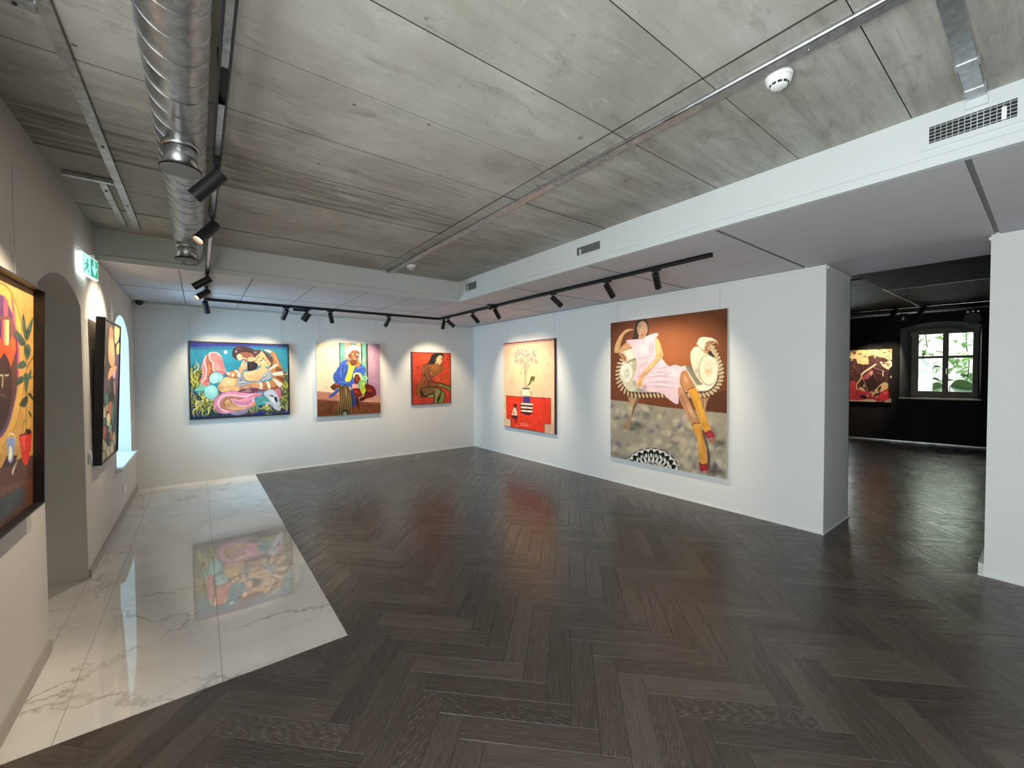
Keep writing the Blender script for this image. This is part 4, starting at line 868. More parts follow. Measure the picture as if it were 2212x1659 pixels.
def art_chaise():
    A = Art(320, 384, [(132, 360), (1982, 118), (1992, 2832), (156, 2487)], srgb(140, 72, 36)); A.grain(31, 3, 3); P, L, E = A.poly, A.line, A.ell
    P((112, 60, 30), [(80, 50), (2050, 50), (2050, 2900), (80, 2900)], False, tex=0.03); E((170, 96, 52), 1130, 880, 1000, 800, 0, 1.0, True, 0.8)
    floor = [(100, 1575), (420, 1608), (980, 1692), (1500, 1740), (2050, 1792), (2050, 2900), (100, 2900)]
    P((160, 150, 130), floor, False, tex=0.03); rg = random.Random(9); cl = [(214, 198, 168), (96, 98, 104), (196, 186, 160), (112, 118, 104), (96, 92, 122), (206, 182, 160), (172, 166, 146), (200, 190, 170)]
    for i in range(260):
        x, y = rg.uniform(120, 2020), rg.uniform(1640, 2860)
        if y < 1590+(x-150)*0.115+60: continue
        E(rg.choice(cl), x, y, rg.uniform(46, 110), rg.uniform(40, 90), rg.uniform(0, 180), rg.uniform(0.55, 0.95), True)
    P((112, 58, 28), [(100, 1500), (2050, 1500), (2050, 1792), (1500, 1742), (980, 1692), (420, 1608), (100, 1575)], False, tex=0.03); P((74, 42, 26), [(1640, 1500), (2050, 1400), (2050, 1792), (1640, 1752)], False, al=0.6)
    # round black and white rug
    cx, cy, rx, ry = 800, 2760, 455, 420
    E((16, 16, 18), cx, cy, rx, ry)
    el = lambda r, a: (cx+rx*r*math.cos(a), cy-ry*r*math.sin(a))
    for i in range(13):
        a = math.pi*(i+0.5)/13; h = math.pi/26
        P((228, 224, 216), [el(0.97, a-h*.95+h), el(0.97, a+h*.95+h), el(0.83, a+h)], False, tex=0)
        P((228, 224, 216), [el(0.46, a), el(0.46, a+2*h), el(0.82, a+h)], False, tex=0)
        E((228, 224, 216), *el(0.72, a), 17, 34, 0)
        P((228, 224, 216), [el(0.99, a-h*.3), el(0.99, a+h*.3), el(0.92, a)], False, tex=0)
    E((196, 192, 188), cx, cy, rx*0.50, ry*0.48)
    for i in range(26):
        a = math.pi*rg.random(); r = rg.uniform(0.30, 0.52); L(rg.choice([(40, 40, 44), (120, 118, 116)]), 12, [el(r, a), el(r+0.03, a+0.1), el(r-0.04, a+0.16)])
    # shadows of legs on the floor
    E((60, 58, 52), 590, 1985, 170, 80, 10, 0.8, True); E((56, 54, 50), 500, 2040, 120, 50, 0, 0.6, True); E((46, 44, 42), 1860, 2240, 200, 90, 15, 0.85, True); E((44, 42, 40), 1790, 2690, 150, 130, 20, 0.85, True); P((50, 44, 38), [(1590, 2080), (1640, 2080), (1720, 2400), (1730, 2640), (1690, 2640), (1680, 2380)], al=0.8)
    # chaise: carved legs, rope-edged frame
    P((168, 130, 92), [(428, 1520), (615, 1530), (585, 1600), (520, 1750), (480, 1880), (455, 1960), (440, 2050), (390, 2055), (352, 2000), (400, 1935), (450, 1870), (478, 1700)]); P((92, 66, 44), [(560, 1560), (610, 1540), (580, 1620), (520, 1760), (490, 1870), (505, 1720)], al=0.8); L((80, 56, 38), 8, [(400, 2000), (410, 2050)]); L((80, 56, 38), 8, [(375, 1990), (380, 2035)]); L((222, 186, 140), 12, [(480, 1560), (490, 1680), (470, 1860)], taper=True)
    P((160, 122, 88), [(1555, 1530), (1700, 1520), (1665, 1640), (1640, 1800), (1600, 1720)]); L((220, 186, 146), 12, [(1640, 1550), (1640, 1650), (1625, 1740)], taper=True)
    left = [(335, 930), (285, 1010), (262, 1120), (264, 1250), (305, 1370), (390, 1455), (520, 1498), (760, 1500), (1000, 1498), (1250, 1500), (1500, 1500), (1680, 1478), (1810, 1390), (1880, 1250), (1886, 1090), (1830, 910), (1740, 740)]
    L((66, 42, 30), 92, left)
    C = Art.curve(left, False, 12); d = np.r_[0, np.cumsum(np.linalg.norm(np.diff(C, axis=0), axis=1))]
    for q in np.arange(24, d[-1], 60):
        x, y = np.interp(q, d, C[:, 0]), np.interp(q, d, C[:, 1]); x2, y2 = np.interp(min(q+10, d[-1]), d, C[:, 0]), np.interp(min(q+10, d[-1]), d, C[:, 1]); t = np.array([x2-x, y2-y]); t = t/(np.linalg.norm(t)+1e-9); nrm = np.array([-t[1], t[0]])
        L((206, 176, 138), 36, [tuple(np.array((x, y))-nrm*27-t*10), tuple(np.array((x, y))+nrm*27+t*10)], smooth=False)
    L((58, 36, 28), 12, [(420, 1448), (560, 1478), (900, 1470), (1500, 1462), (1680, 1440), (1800, 1340), (1850, 1200)])
    # seat and cushions
    P((206, 200, 178), [(330, 1280), (420, 1425), (540, 1450), (900, 1455), (1500, 1442), (1690, 1420), (1800, 1310), (1835, 1180), (1700, 1330), (1560, 1290), (1450, 1140), (1340, 1040), (1180, 1080), (700, 1300), (500, 1240)]); P((232, 224, 198), [(1480, 1400), (1690, 1410), (1800, 1310), (1830, 1200), (1720, 1340), (1560, 1330)]); P((120, 112, 92), [(1330, 1050), (1440, 1040), (1540, 1200), (1600, 1320), (1520, 1330), (1420, 1200)], al=0.85)
    E((96, 94, 100), 640, 1420, 160, 60, 0, 0.8, True); E((100, 98, 90), 560, 1310, 90, 90, 0, 0.7, True)
    P((222, 212, 184), [(330, 985), (540, 925), (560, 1060), (530, 1180), (500, 1270), (380, 1330)]); P((170, 160, 134), [(480, 940), (560, 930), (560, 1100), (510, 1230), (490, 1060)], al=0.8)
    E((196, 190, 168), 394, 1155, 112, 176); E((230, 226, 208), 394, 1150, 92, 150); E((150, 146, 134), 400, 1160, 70, 110, 0, 0.75, True); E((250, 248, 240), 398, 1158, 13, 20)
    P((230, 222, 198), [(285, 840), (360, 795), (480, 770), (540, 905), (410, 980)]); P((120, 112, 96), [(400, 970), (540, 905), (545, 935), (420, 990)], al=0.8); P((190, 142, 100), [(265, 850), (330, 835), (395, 910), (395, 970), (340, 960), (305, 900)]); L((92, 58, 40), 9, [(280, 880), (330, 870), (370, 920), (372, 960)]); L((92, 58, 40), 8, [(320, 930), (350, 900), (360, 940)])
    P((226, 216, 188), [(1402, 900), (1420, 790), (1510, 728), (1650, 840), (1740, 870), (1830, 960), (1845, 1120), (1790, 1290), (1660, 1345), (1540, 1260), (1440, 1080)]); P((188, 178, 146), [(1560, 980), (1620, 900), (1560, 1100), (1570, 1260), (1480, 1150), (1520, 1050)], al=0.6)
    E((180, 170, 140), 1688, 1105, 156, 246, -4); E((234, 224, 194), 1692, 1100, 142, 228, -4); E((214, 204, 172), 1692, 1090, 100, 160, 0, 0.9, True); E((216, 172, 96), 1682, 1120, 70, 100, 0, 0.75, True); E((252, 250, 240), 1688, 1066, 24, 22)
    P((232, 224, 200), [(1505, 670), (1545, 595), (1620, 578), (1740, 595), (1820, 645), (1825, 690), (1740, 690), (1680, 820), (1620, 800), (1510, 705)]); P((204, 164, 118), [(1640, 670), (1720, 635), (1822, 645), (1828, 690), (1760, 690), (1720, 720), (1690, 830), (1618, 800)])
    for q in ([(1640, 690), (1700, 660), (1770, 660)], [(1650, 760), (1680, 700), (1730, 680)], [(1640, 790), (1670, 770), (1690, 810)], [(1780, 690), (1815, 670), (1800, 700)], [(1660, 720), (1650, 760)]): L((88, 54, 36), 10, q)
    P((52, 46, 46), [(1680, 800), (1740, 830), (1790, 900), (1700, 865)]); L((206, 176, 134), 40, [(1730, 720), (1760, 800), (1810, 880)])
    # woman
    P((46, 38, 34), [(545, 335), (640, 292), (718, 330), (738, 450), (722, 560), (690, 600), (600, 610), (490, 620), (515, 470)]); P((196, 150, 116), [(590, 555), (690, 555), (705, 625), (640, 650), (585, 620)])
    E((198, 156, 126), 638, 455, 84, 128); E((216, 180, 150), 640, 430, 50, 80, 0, 0.7, True); E((150, 112, 92), 590, 420, 34, 80, 0, 0.6, True); E((210, 130, 104), 650, 520, 44, 40, 0, 0.7, True); E((120, 84, 70), 640, 560, 60, 26, 0, 0.6, True); L((186, 130, 100), 9, [(622, 400), (640, 470), (632, 480)]); L((170, 96, 80), 9, [(620, 530), (645, 545), (668, 528)]); L((140, 104, 84), 7, [(600, 410), (625, 405)]); L((140, 104, 84), 7, [(660, 410), (685, 408)])
    P((220, 172, 122), [(198, 790), (222, 680), (285, 560), (355, 480), (430, 453), (502, 465), (420, 492), (350, 545), (312, 640), (282, 770), (268, 835), (210, 835)]); E((190, 130, 84), 290, 640, 26, 140, 20, 0.6, True); P((214, 164, 114), [(205, 805), (280, 770), (395, 655), (455, 720), (445, 755), (330, 802), (240, 842)]); L((120, 76, 46), 7, [(268, 790), (300, 740), (390, 662)]); L((120, 76, 46), 6, [(225, 840), (330, 806), (450, 758)])
    P((230, 198, 208), [(382, 642), (500, 620), (640, 612), (720, 560), (862, 518), (890, 552), (848, 600), (852, 720), (862, 850), (935, 900), (1060, 1040), (1160, 1018), (1272, 1060), (1345, 1112), (1272, 1140), (1240, 1250), (1222, 1450), (1212, 1642), (1080, 1575), (1000, 1500), (940, 1472), (700, 1430), (590, 1385), (540, 1300), (518, 1200), (552, 1080), (552, 950), (500, 850), (460, 730)], tex=0.03)
    E((244, 220, 226), 640, 780, 130, 120, 0, 0.6, True); E((246, 222, 226), 1120, 1160, 140, 110, 0, 0.7, True); E((196, 158, 172), 780, 760, 60, 160, 10, 0.5, True)
    for q in ([(550, 945), (690, 900), (850, 880)], [(555, 1040), (700, 1000), (760, 990)], [(640, 700), (660, 640), (680, 620)], [(780, 640), (800, 740), (800, 860)], [(740, 660), (760, 780), (770, 880)], [(820, 620), (822, 720)], [(680, 1240), (900, 1200), (1200, 1230)], [(690, 1310), (950, 1290), (1200, 1320)], [(700, 1360), (950, 1370), (1200, 1400)], [(820, 1110), (1000, 1060), (1060, 1045)], [(780, 1160), (940, 1140), (1060, 1180)], [(530, 1240), (590, 1200), (640, 1190)], [(590, 1080), (596, 1180)], [(960, 1230), (1060, 1160), (1130, 1150)], [(560, 1070), (640, 1040), (720, 1030)]): L((190, 150, 170), 13, q, taper=True)
    for q in ([(700, 1280), (950, 1250), (1180, 1280)], [(720, 1340), (960, 1335), (1190, 1365)], [(470, 720), (540, 860), (570, 960)], [(700, 1210), (860, 1170), (1010, 1160)]): L((248, 230, 234), 12, q, taper=True)
    P((224, 176, 118), [(858, 590), (905, 640), (942, 740), (972, 870), (935, 930), (800, 1075), (705, 1185), (655, 1262), (645, 1350), (592, 1392), (560, 1320), (588, 1240), (640, 1165), (740, 1035), (848, 900), (842, 740)]); E((248, 204, 146), 890, 740, 40, 150, -5, 0.7, True); E((170, 114, 70), 930, 880, 50, 60, 0, 0.6, True); E((244, 200, 144), 760, 1060, 40, 110, 40, 0.6, True); L((124, 78, 50), 7, [(935, 925), (800, 1075), (706, 1185)]); L((124, 78, 50), 7, [(600, 1390), (612, 1320), (640, 1262)]); E((90, 74, 84), 680, 1380, 60, 70, 0, 0.6, True)
    P((186, 128, 84), [(1262, 1140), (1340, 1115), (1405, 1230), (1475, 1372), (1368, 1440), (1285, 1385), (1238, 1290)]); E((232, 180, 130), 1330, 1250, 44, 110, -25, 0.7, True); P((218, 154, 54), [(1362, 1438), (1480, 1375), (1545, 1500), (1605, 1680), (1685, 1900), (1738, 2060), (1690, 2095), (1620, 2055), (1560, 1900), (1480, 1700), (1402, 1500)]); E((240, 186, 90), 1560, 1680, 40, 240, -18, 0.7, True); L((56, 34, 28), 10, [(1358, 1436), (1400, 1400), (1482, 1372)])
    P((190, 136, 96), [(1212, 1400), (1290, 1392), (1405, 1600), (1505, 1800), (1565, 1940), (1440, 1975), (1350, 1800), (1298, 1700), (1238, 1560)]); E((232, 190, 158), 1420, 1760, 36, 190, -25, 0.75, True); E((120, 78, 56), 1280, 1560, 26, 150, -20, 0.6, True); P((80, 50, 36), [(1250, 1310), (1300, 1380), (1420, 1600), (1560, 1930), (1590, 2080), (1540, 1900), (1400, 1620)], al=0.6)
    P((216, 150, 62), [(1438, 1972), (1562, 1945), (1612, 2150), (1662, 2350), (1682, 2585), (1600, 2595), (1558, 2500), (1530, 2250), (1480, 2100)]); E((238, 182, 96), 1560, 2220, 40, 260, -10, 0.7, True); L((56, 34, 28), 11, [(1435, 1975), (1490, 1940), (1566, 1946)]); E((150, 96, 40), 1600, 2100, 30, 140, -12, 0.5, True)
    P((152, 42, 52), [(1605, 2065), (1640, 2090), (1738, 2052), (1805, 2170), (1745, 2205), (1680, 2172)]); E((196, 70, 76), 1720, 2130, 50, 40, 20, 0.7, True); P((150, 110, 84), [(1690, 2190), (1780, 2195), (1830, 2240), (1780, 2270), (1730, 2250)]); L((230, 150, 140), 9, [(1720, 2185), (1760, 2180), (1790, 2170)])
    P((152, 40, 50), [(1558, 2560), (1610, 2592), (1682, 2582), (1702, 2690), (1640, 2722), (1580, 2690)]); E((196, 66, 72), 1630, 2640, 44, 40, 0, 0.6, True); L((230, 180, 160), 9, [(1615, 2712), (1670, 2702)])
    return A.result()

def art_small_left():
    A = Art(120, 300, [(235, 135), (372, 205), (351, 1302), (207, 1398)], srgb(58, 50, 48)); A.grain(41, 2, 3); P, L, E = A.poly, A.line, A.ell
    P((66, 58, 54), [(200, 100), (400, 100), (400, 1450), (200, 1450)], False, tex=0.08)
    P((96, 80, 104), [(330, 430), (380, 400), (372, 900), (345, 1150), (318, 1100), (320, 700), (300, 620), (320, 500)]); P((50, 54, 96), [(340, 240), (375, 250), (370, 380), (330, 420), (325, 330)])
    P((240, 214, 130), [(330, 190), (372, 205), (365, 290), (335, 345), (326, 290)]); P((236, 196, 110), [(345, 360), (372, 340), (368, 430), (345, 430)])
    P((232, 150, 110), [(278, 280), (310, 290), (325, 400), (325, 520), (300, 545), (276, 500), (270, 400)]); E((250, 190, 150), 298, 400, 18, 110, 0, 0.7, True); P((170, 110, 80), [(285, 200), (310, 230), (312, 290), (278, 290)])
    P((236, 160, 120), [(290, 560), (340, 540), (335, 590), (290, 640), (268, 690), (270, 620)]); P((206, 170, 206), [(318, 600), (335, 580), (330, 650), (312, 640)])
    P((88, 74, 92), [(225, 680), (265, 640), (275, 700), (240, 830), (222, 870)]); P((38, 34, 36), [(275, 720), (300, 690), (312, 760), (308, 850), (285, 860), (272, 800)]); E((110, 110, 96), 285, 740, 16, 60, 0, 0.7, True)
    for i in range(6): L((160, 130, 140), 5, [(318, 680+i*20), (335, 690+i*20)])
    L((220, 220, 150), 7, [(238, 460), (236, 540), (226, 600)]); L((120, 150, 90), 6, [(232, 560), (226, 640)])
    sc = [((214, 202, 160), 232, 960, 18, 62), ((176, 170, 130), 262, 900, 18, 40), ((190, 110, 90), 290, 940, 16, 90), ((60, 120, 110), 256, 830, 16, 50), ((220, 210, 166), 272, 1015, 18, 60), ((60, 110, 110), 238, 1040, 20, 40), ((190, 96, 84), 242, 1130, 16, 60), ((74, 140, 130), 318, 960, 14, 120), ((120, 190, 176), 290, 1150, 18, 90), ((206, 196, 150), 225, 1230, 16, 50), ((196, 180, 150), 246, 1260, 16, 60), ((50, 60, 56), 268, 1180, 20, 50), ((190, 110, 90), 298, 1160, 10, 60), ((214, 206, 170), 275, 1320, 18, 70), ((206, 200, 160), 325, 1200, 16, 70), ((180, 176, 140), 232, 1350, 20, 60), ((214, 206, 176), 308, 1290, 18, 70), ((70, 120, 116), 340, 1100, 10, 60)]
    for c, x, y, rx, ry in sc: E((30, 34, 36), x, y, rx+3, ry+8); E(c, x, y, rx, ry); E(tuple(min(255, int(v*1.15)) for v in c), x-3, y-10, rx*.6, ry*.6, 0, 0.6, True)
    L((36, 30, 34), 8, [(300, 690), (318, 800), (322, 1000), (312, 1140)]); L((34, 28, 32), 6, [(345, 700), (350, 900), (345, 1100)])
    return A.result()

def art_mirror_plant():
    A = Art(230, 290, [(-106, 537), (72.6, 628.5), (71.2, 1087.2), (-106.6, 1224)], srgb(206, 152, 72)); A.grain(51, 2, 4)
    f = lambda pts: [(x/5.533, 560+y/5.533) for x, y in pts]; g = lambda pts: [(x/4.608, 800+y/4.608) for x, y in pts]
    P = lambda c, pts, *r, **k: A.poly(c, f(pts), *r, **k); Pg = lambda c, pts, *r, **k: A.poly(c, g(pts), *r, **k)
    L = lambda c, w, pts, **k: A.line(c, w/5.533, f(pts), **k); Lg = lambda c, w, pts, **k: A.line(c, w/4.608, g(pts), **k)
    P((206, 156, 80), [(-400, -200), (500, -200), (500, 3300), (-400, 3300)], False, tex=0.06); P((214, 166, 104), [(0, 190), (400, 400), (380, 600), (200, 420), (0, 260)], al=0.7)
    P((218, 172, 84), [(-300, 330), (-120, 280), (0, 290), (60, 312), (130, 400), (200, 560), (250, 760), (262, 1000), (255, 1400), (215, 1800), (120, 2160), (0, 2330), (-200, 2420)]); L((140, 96, 46), 9, [(-120, 282), (0, 292), (60, 314), (130, 402), (200, 562), (250, 762), (258, 900)])
    P((104, 66, 112), [(-300, 480), (-100, 400), (0, 420), (60, 470), (110, 570), (160, 700), (195, 830), (215, 1000), (215, 1400), (180, 1700), (100, 1990), (0, 2140), (-200, 2200)])
    for x0, x1, x2, c in ((-60, 0, 0, (228, 92, 112)), (42, 92, 4, (234, 92, 110)), (128, 160, 30, (234, 96, 112))): P(c, [(x0, 420), (x1, 500), (x1+x2, 760), (x0+x2, 760)], False, tex=0.05)
    P((228, 92, 112), [(150, 700), (190, 830), (232, 1090), (230, 1400), (210, 1420), (205, 1000)]); P((92, 52, 100), [(180, 860), (205, 960), (205, 1200), (176, 1180)])
    for x0, x1, c in ((-60, 20, (86, 52, 104)), (20, 46, (226, 78, 84)), (46, 76, (170, 164, 126)), (76, 108, (246, 230, 130))): P(c, [(x0, 720), (x1, 720), (x1, 1030), (x0, 1030)], False)
    P((128, 84, 62), [(-60, 690), (60, 690), (112, 680), (150, 740), (172, 850), (172, 960), (126, 960), (122, 800), (104, 728), (-60, 728)], False); P((112, 70, 98), [(108, 730), (122, 800), (124, 960), (108, 960)], False)
    P((226, 92, 44), [(-80, 960), (0, 935), (22, 1005), (60, 1030), (100, 1022), (140, 928), (182, 960), (192, 1080), (162, 1200), (142, 1330), (100, 1210), (52, 1130), (0, 1190), (-80, 1240)]); P((240, 124, 66), [(130, 960), (170, 980), (170, 1080), (140, 1120)], al=0.6)
    P((98, 64, 52), [(130, 1290), (188, 1190), (205, 1300), (200, 1440), (170, 1640), (140, 1800), (120, 1700)]); P((70, 44, 40), [(-120, 1230), (0, 1190), (50, 1128), (112, 1240), (142, 1400), (138, 1600), (130, 1760), (90, 1920), (0, 2080), (-120, 2120)], tex=0.08); P((52, 34, 32), [(-80, 1700), (40, 1650), (110, 1700), (60, 1900), (-60, 2000)], al=0.7)
    L((214, 200, 176), 7, [(-10, 1388), (12, 1394), (28, 1384)]); L((214, 200, 176), 7, [(58, 1386), (80, 1394), (104, 1382)]); L((40, 26, 26), 8, [(50, 1360), (80, 1350), (108, 1362)]); L((188, 178, 116), 16, [(34, 1400), (32, 1460), (28, 1520)]); L((110, 78, 66), 8, [(10, 1640), (40, 1620), (60, 1650)])
    Lg((224, 174, 84), 44, [(222, 120), (196, 300), (140, 520), (70, 650), (0, 735), (-80, 790)]); Lg((150, 104, 52), 5, [(236, 140), (216, 300), (164, 520), (100, 650), (20, 770)])
    # plant
    L((92, 112, 66), 11, [(320, 960), (318, 1200), (318, 1400), (312, 1640)]); Lg((104, 120, 60), 10, [(262, 200), (260, 400), (256, 620)]); Lg((110, 126, 66), 8, [(222, 625), (230, 530), (245, 502), (252, 512)])
    L((80, 60, 50), 8, [(328, 1295), (370, 1210), (408, 1160)]); L((64, 84, 60), 8, [(340, 1440), (380, 1415), (410, 1410)])
    for pts in ([(275, 650), (296, 720), (316, 850), (330, 960), (300, 960), (270, 850), (262, 750)], [(390, 698), (386, 800), (352, 920), (330, 962), (318, 850)], [(180, 850), (240, 888), (300, 980), (296, 1040), (240, 1030), (200, 950)], [(290, 1050), (340, 1018), (369, 1080), (352, 1150), (320, 1212), (288, 1130)], [(190, 1290), (240, 1230), (290, 1216), (312, 1280), (260, 1312), (200, 1306)], [(198, 1442), (250, 1398), (292, 1420), (276, 1470), (200, 1512)], [(340, 1380), (372, 1318), (368, 1420), (345, 1442)], [(284, 1380), (330, 1368), (342, 1450), (312, 1610), (290, 1500)]):
        P((80, 98, 80), pts, tex=0.14); L((52, 68, 56), 5, [pts[0], pts[len(pts)//2]])
    for pts in ([(272, 232), (312, 240), (338, 312), (302, 272)], [(193, 345), (240, 270), (277, 264), (270, 332), (240, 372)], [(276, 405), (300, 420), (318, 470), (296, 450)]): Pg((64, 66, 50), pts, tex=0.1)
    # table, lamp, pot
    Pg((96, 66, 60), [(-300, 1100), (0, 975), (170, 890), (345, 840), (345, 1330), (-300, 1800)], False, tex=0.08); Pg((70, 40, 56), [(70, 850), (176, 848), (122, 962), (15, 972)], False); Pg((118, 84, 70), [(-100, 1240), (100, 1140), (260, 1090), (260, 1120), (60, 1240), (-100, 1330)], al=0.8); Pg((206, 190, 176), [(178, 890), (188, 868), (152, 965), (128, 1042), (118, 1000)])
    Pg((74, 80, 86), [(-300, 1450), (0, 1285), (150, 1190), (222, 1150), (228, 1310), (100, 1430), (0, 1530), (-300, 1750)], False, tex=0.1); Pg((110, 68, 50), [(242, 1110), (345, 1050), (345, 1310), (256, 1360)], False)
    Lg((240, 228, 190), 9, [(80, 665), (92, 640), (112, 632), (140, 645), (152, 690)]); Pg((142, 160, 204), [(62, 690), (105, 670), (152, 690), (142, 780), (126, 902), (84, 914), (70, 780)]); Pg((250, 246, 214), [(92, 770), (112, 760), (122, 820), (110, 890), (86, 890)]); 
    Pg((60, 40, 38), [(255, 590), (300, 590), (306, 632), (200, 645), (250, 620)]); Pg((226, 62, 52), [(194, 645), (306, 630), (312, 700), (296, 840), (272, 930), (236, 938), (214, 850), (198, 730)], tex=0.08); Pg((250, 110, 90), [(215, 660), (250, 655), (245, 800), (225, 760)], al=0.5); Lg((60, 30, 30), 7, [(194, 648), (250, 640), (306, 628)])
    return A.result()

def art_abstract():
    A = Art(180, 200, [(20, 210), (1272, 170), (1250, 1535), (10, 1488)], srgb(74, 42, 42)); A.grain(61, 4, 4); P, L, E = A.poly, A.line, A.ell
    P((74, 44, 42), [(0, 100), (1350, 100), (1350, 1600), (0, 1600)], False, tex=0.14); rg = random.Random(4)
    P((214, 190, 128), [(0, 150), (1300, 150), (1290, 420), (1200, 470), (1060, 400), (920, 380), (760, 330), (620, 380), (640, 560), (470, 570), (330, 540), (300, 420), (0, 420)], False, tex=0.1)
    for i in range(60): x, y = rg.uniform(20, 1260), rg.uniform(180, 480); P(rg.choice([(96, 60, 56), (226, 186, 160), (214, 150, 136), (70, 44, 40), (224, 206, 150), (180, 120, 104)]), [(x+rg.uniform(-70, 70), y+rg.uniform(-40, 40)) for _ in range(5)], al=0.9)
    P((86, 52, 48), [(640, 400), (780, 390), (830, 480), (820, 580), (660, 575)]); P((90, 56, 56), [(840, 380), (1000, 440), (960, 560), (1000, 640), (860, 620), (830, 500)])
    P((232, 206, 160), [(940, 500), (1080, 520), (1160, 480), (1260, 500), (1260, 690), (1140, 690), (1020, 620)], tex=0.1); P((206, 84, 84), [(1120, 560), (1190, 540), (1180, 620), (1130, 610)]); P((120, 60, 50), [(1000, 520), (1150, 545), (1020, 560)])
    P((52, 28, 30), [(440, 1000), (620, 920), (820, 700), (1000, 740), (1060, 900), (1020, 1030), (800, 1220), (640, 1260), (520, 1160), (430, 1120)], tex=0.1); P((66, 36, 38), [(780, 640), (1040, 720), (1060, 960), (900, 1010), (800, 860)], al=0.9)
    P((160, 74, 78), [(470, 910), (640, 740), (720, 680), (640, 920)]); P((226, 180, 170), [(640, 840), (690, 750), (700, 790)]); P((236, 214, 190), [(700, 850), (720, 740), (740, 760), (726, 830)])
    L((240, 206, 166), 44, [(820, 570), (640, 680), (500, 770), (440, 830)], taper=False); L((212, 176, 116), 34, [(450, 850), (400, 960), (320, 1060), (320, 1180)]); L((206, 140, 116), 16, [(450, 870), (540, 1050), (610, 1250)]); L((196, 140, 128), 12, [(740, 630), (900, 690), (1080, 740)]); L((150, 90, 86), 10, [(830, 770), (980, 820)]); L((236, 214, 180), 26, [(1020, 750), (1020, 860)]); L((160, 80, 76), 10, [(740, 700), (800, 860), (860, 980)]); L((120, 80, 66), 10, [(500, 560), (490, 700)])
    P((170, 50, 56), [(130, 1000), (300, 1020), (300, 1180), (420, 1210), (700, 1270), (720, 1390), (960, 1330), (1180, 1200), (1190, 1420), (1100, 1500), (300, 1470), (140, 1440)], tex=0.2); P((206, 48, 60), [(960, 1290), (1170, 1220), (1170, 1440), (980, 1430)]); P((186, 60, 66), [(150, 1010), (280, 1020), (290, 1300), (160, 1320)])
    P((212, 176, 122), [(720, 1330), (800, 1220), (1020, 1030), (1160, 1060), (1180, 1150), (1000, 1250), (800, 1310), (740, 1390)], tex=0.1); P((204, 170, 110), [(360, 1190), (430, 1130), (540, 1220), (480, 1230)]); P((60, 32, 34), [(900, 1160), (980, 1110), (960, 1190), (880, 1260)])
    for i in range(46): x, y = rg.uniform(130, 1180), rg.uniform(1200, 1500); P(rg.choice([(120, 30, 40), (216, 70, 74), (220, 180, 140), (46, 24, 28), (180, 60, 64), (200, 160, 130)]), [(x+rg.uniform(-46, 46), y+rg.uniform(-30, 30)) for _ in range(4)], al=0.9)
    for i in range(30): x, y = rg.uniform(20, 440), rg.uniform(560, 1000); P(rg.choice([(56, 34, 34), (96, 54, 52), (120, 60, 58), (150, 90, 80)]), [(x+rg.uniform(-60, 60), y+rg.uniform(-30, 30)) for _ in range(4)], al=0.8)
    P((40, 26, 28), [(1180, 700), (1290, 690), (1280, 1400), (1190, 1420), (1160, 1040)], tex=0.1); P((28, 18, 22), [(400, 1350), (560, 1350), (570, 1430), (500, 1440)]); P((214, 196, 150), [(300, 1470), (700, 1440), (800, 1520), (10, 1520), (10, 1450)], al=0.7); E((226, 206, 160), 510, 1110, 18, 34); P((206, 190, 140), [(1110, 1480), (1260, 1420), (1260, 1560), (1060, 1530)], al=0.8); P((226, 206, 170), [(1205, 900), (1260, 850), (1262, 900)])
    return A.result()
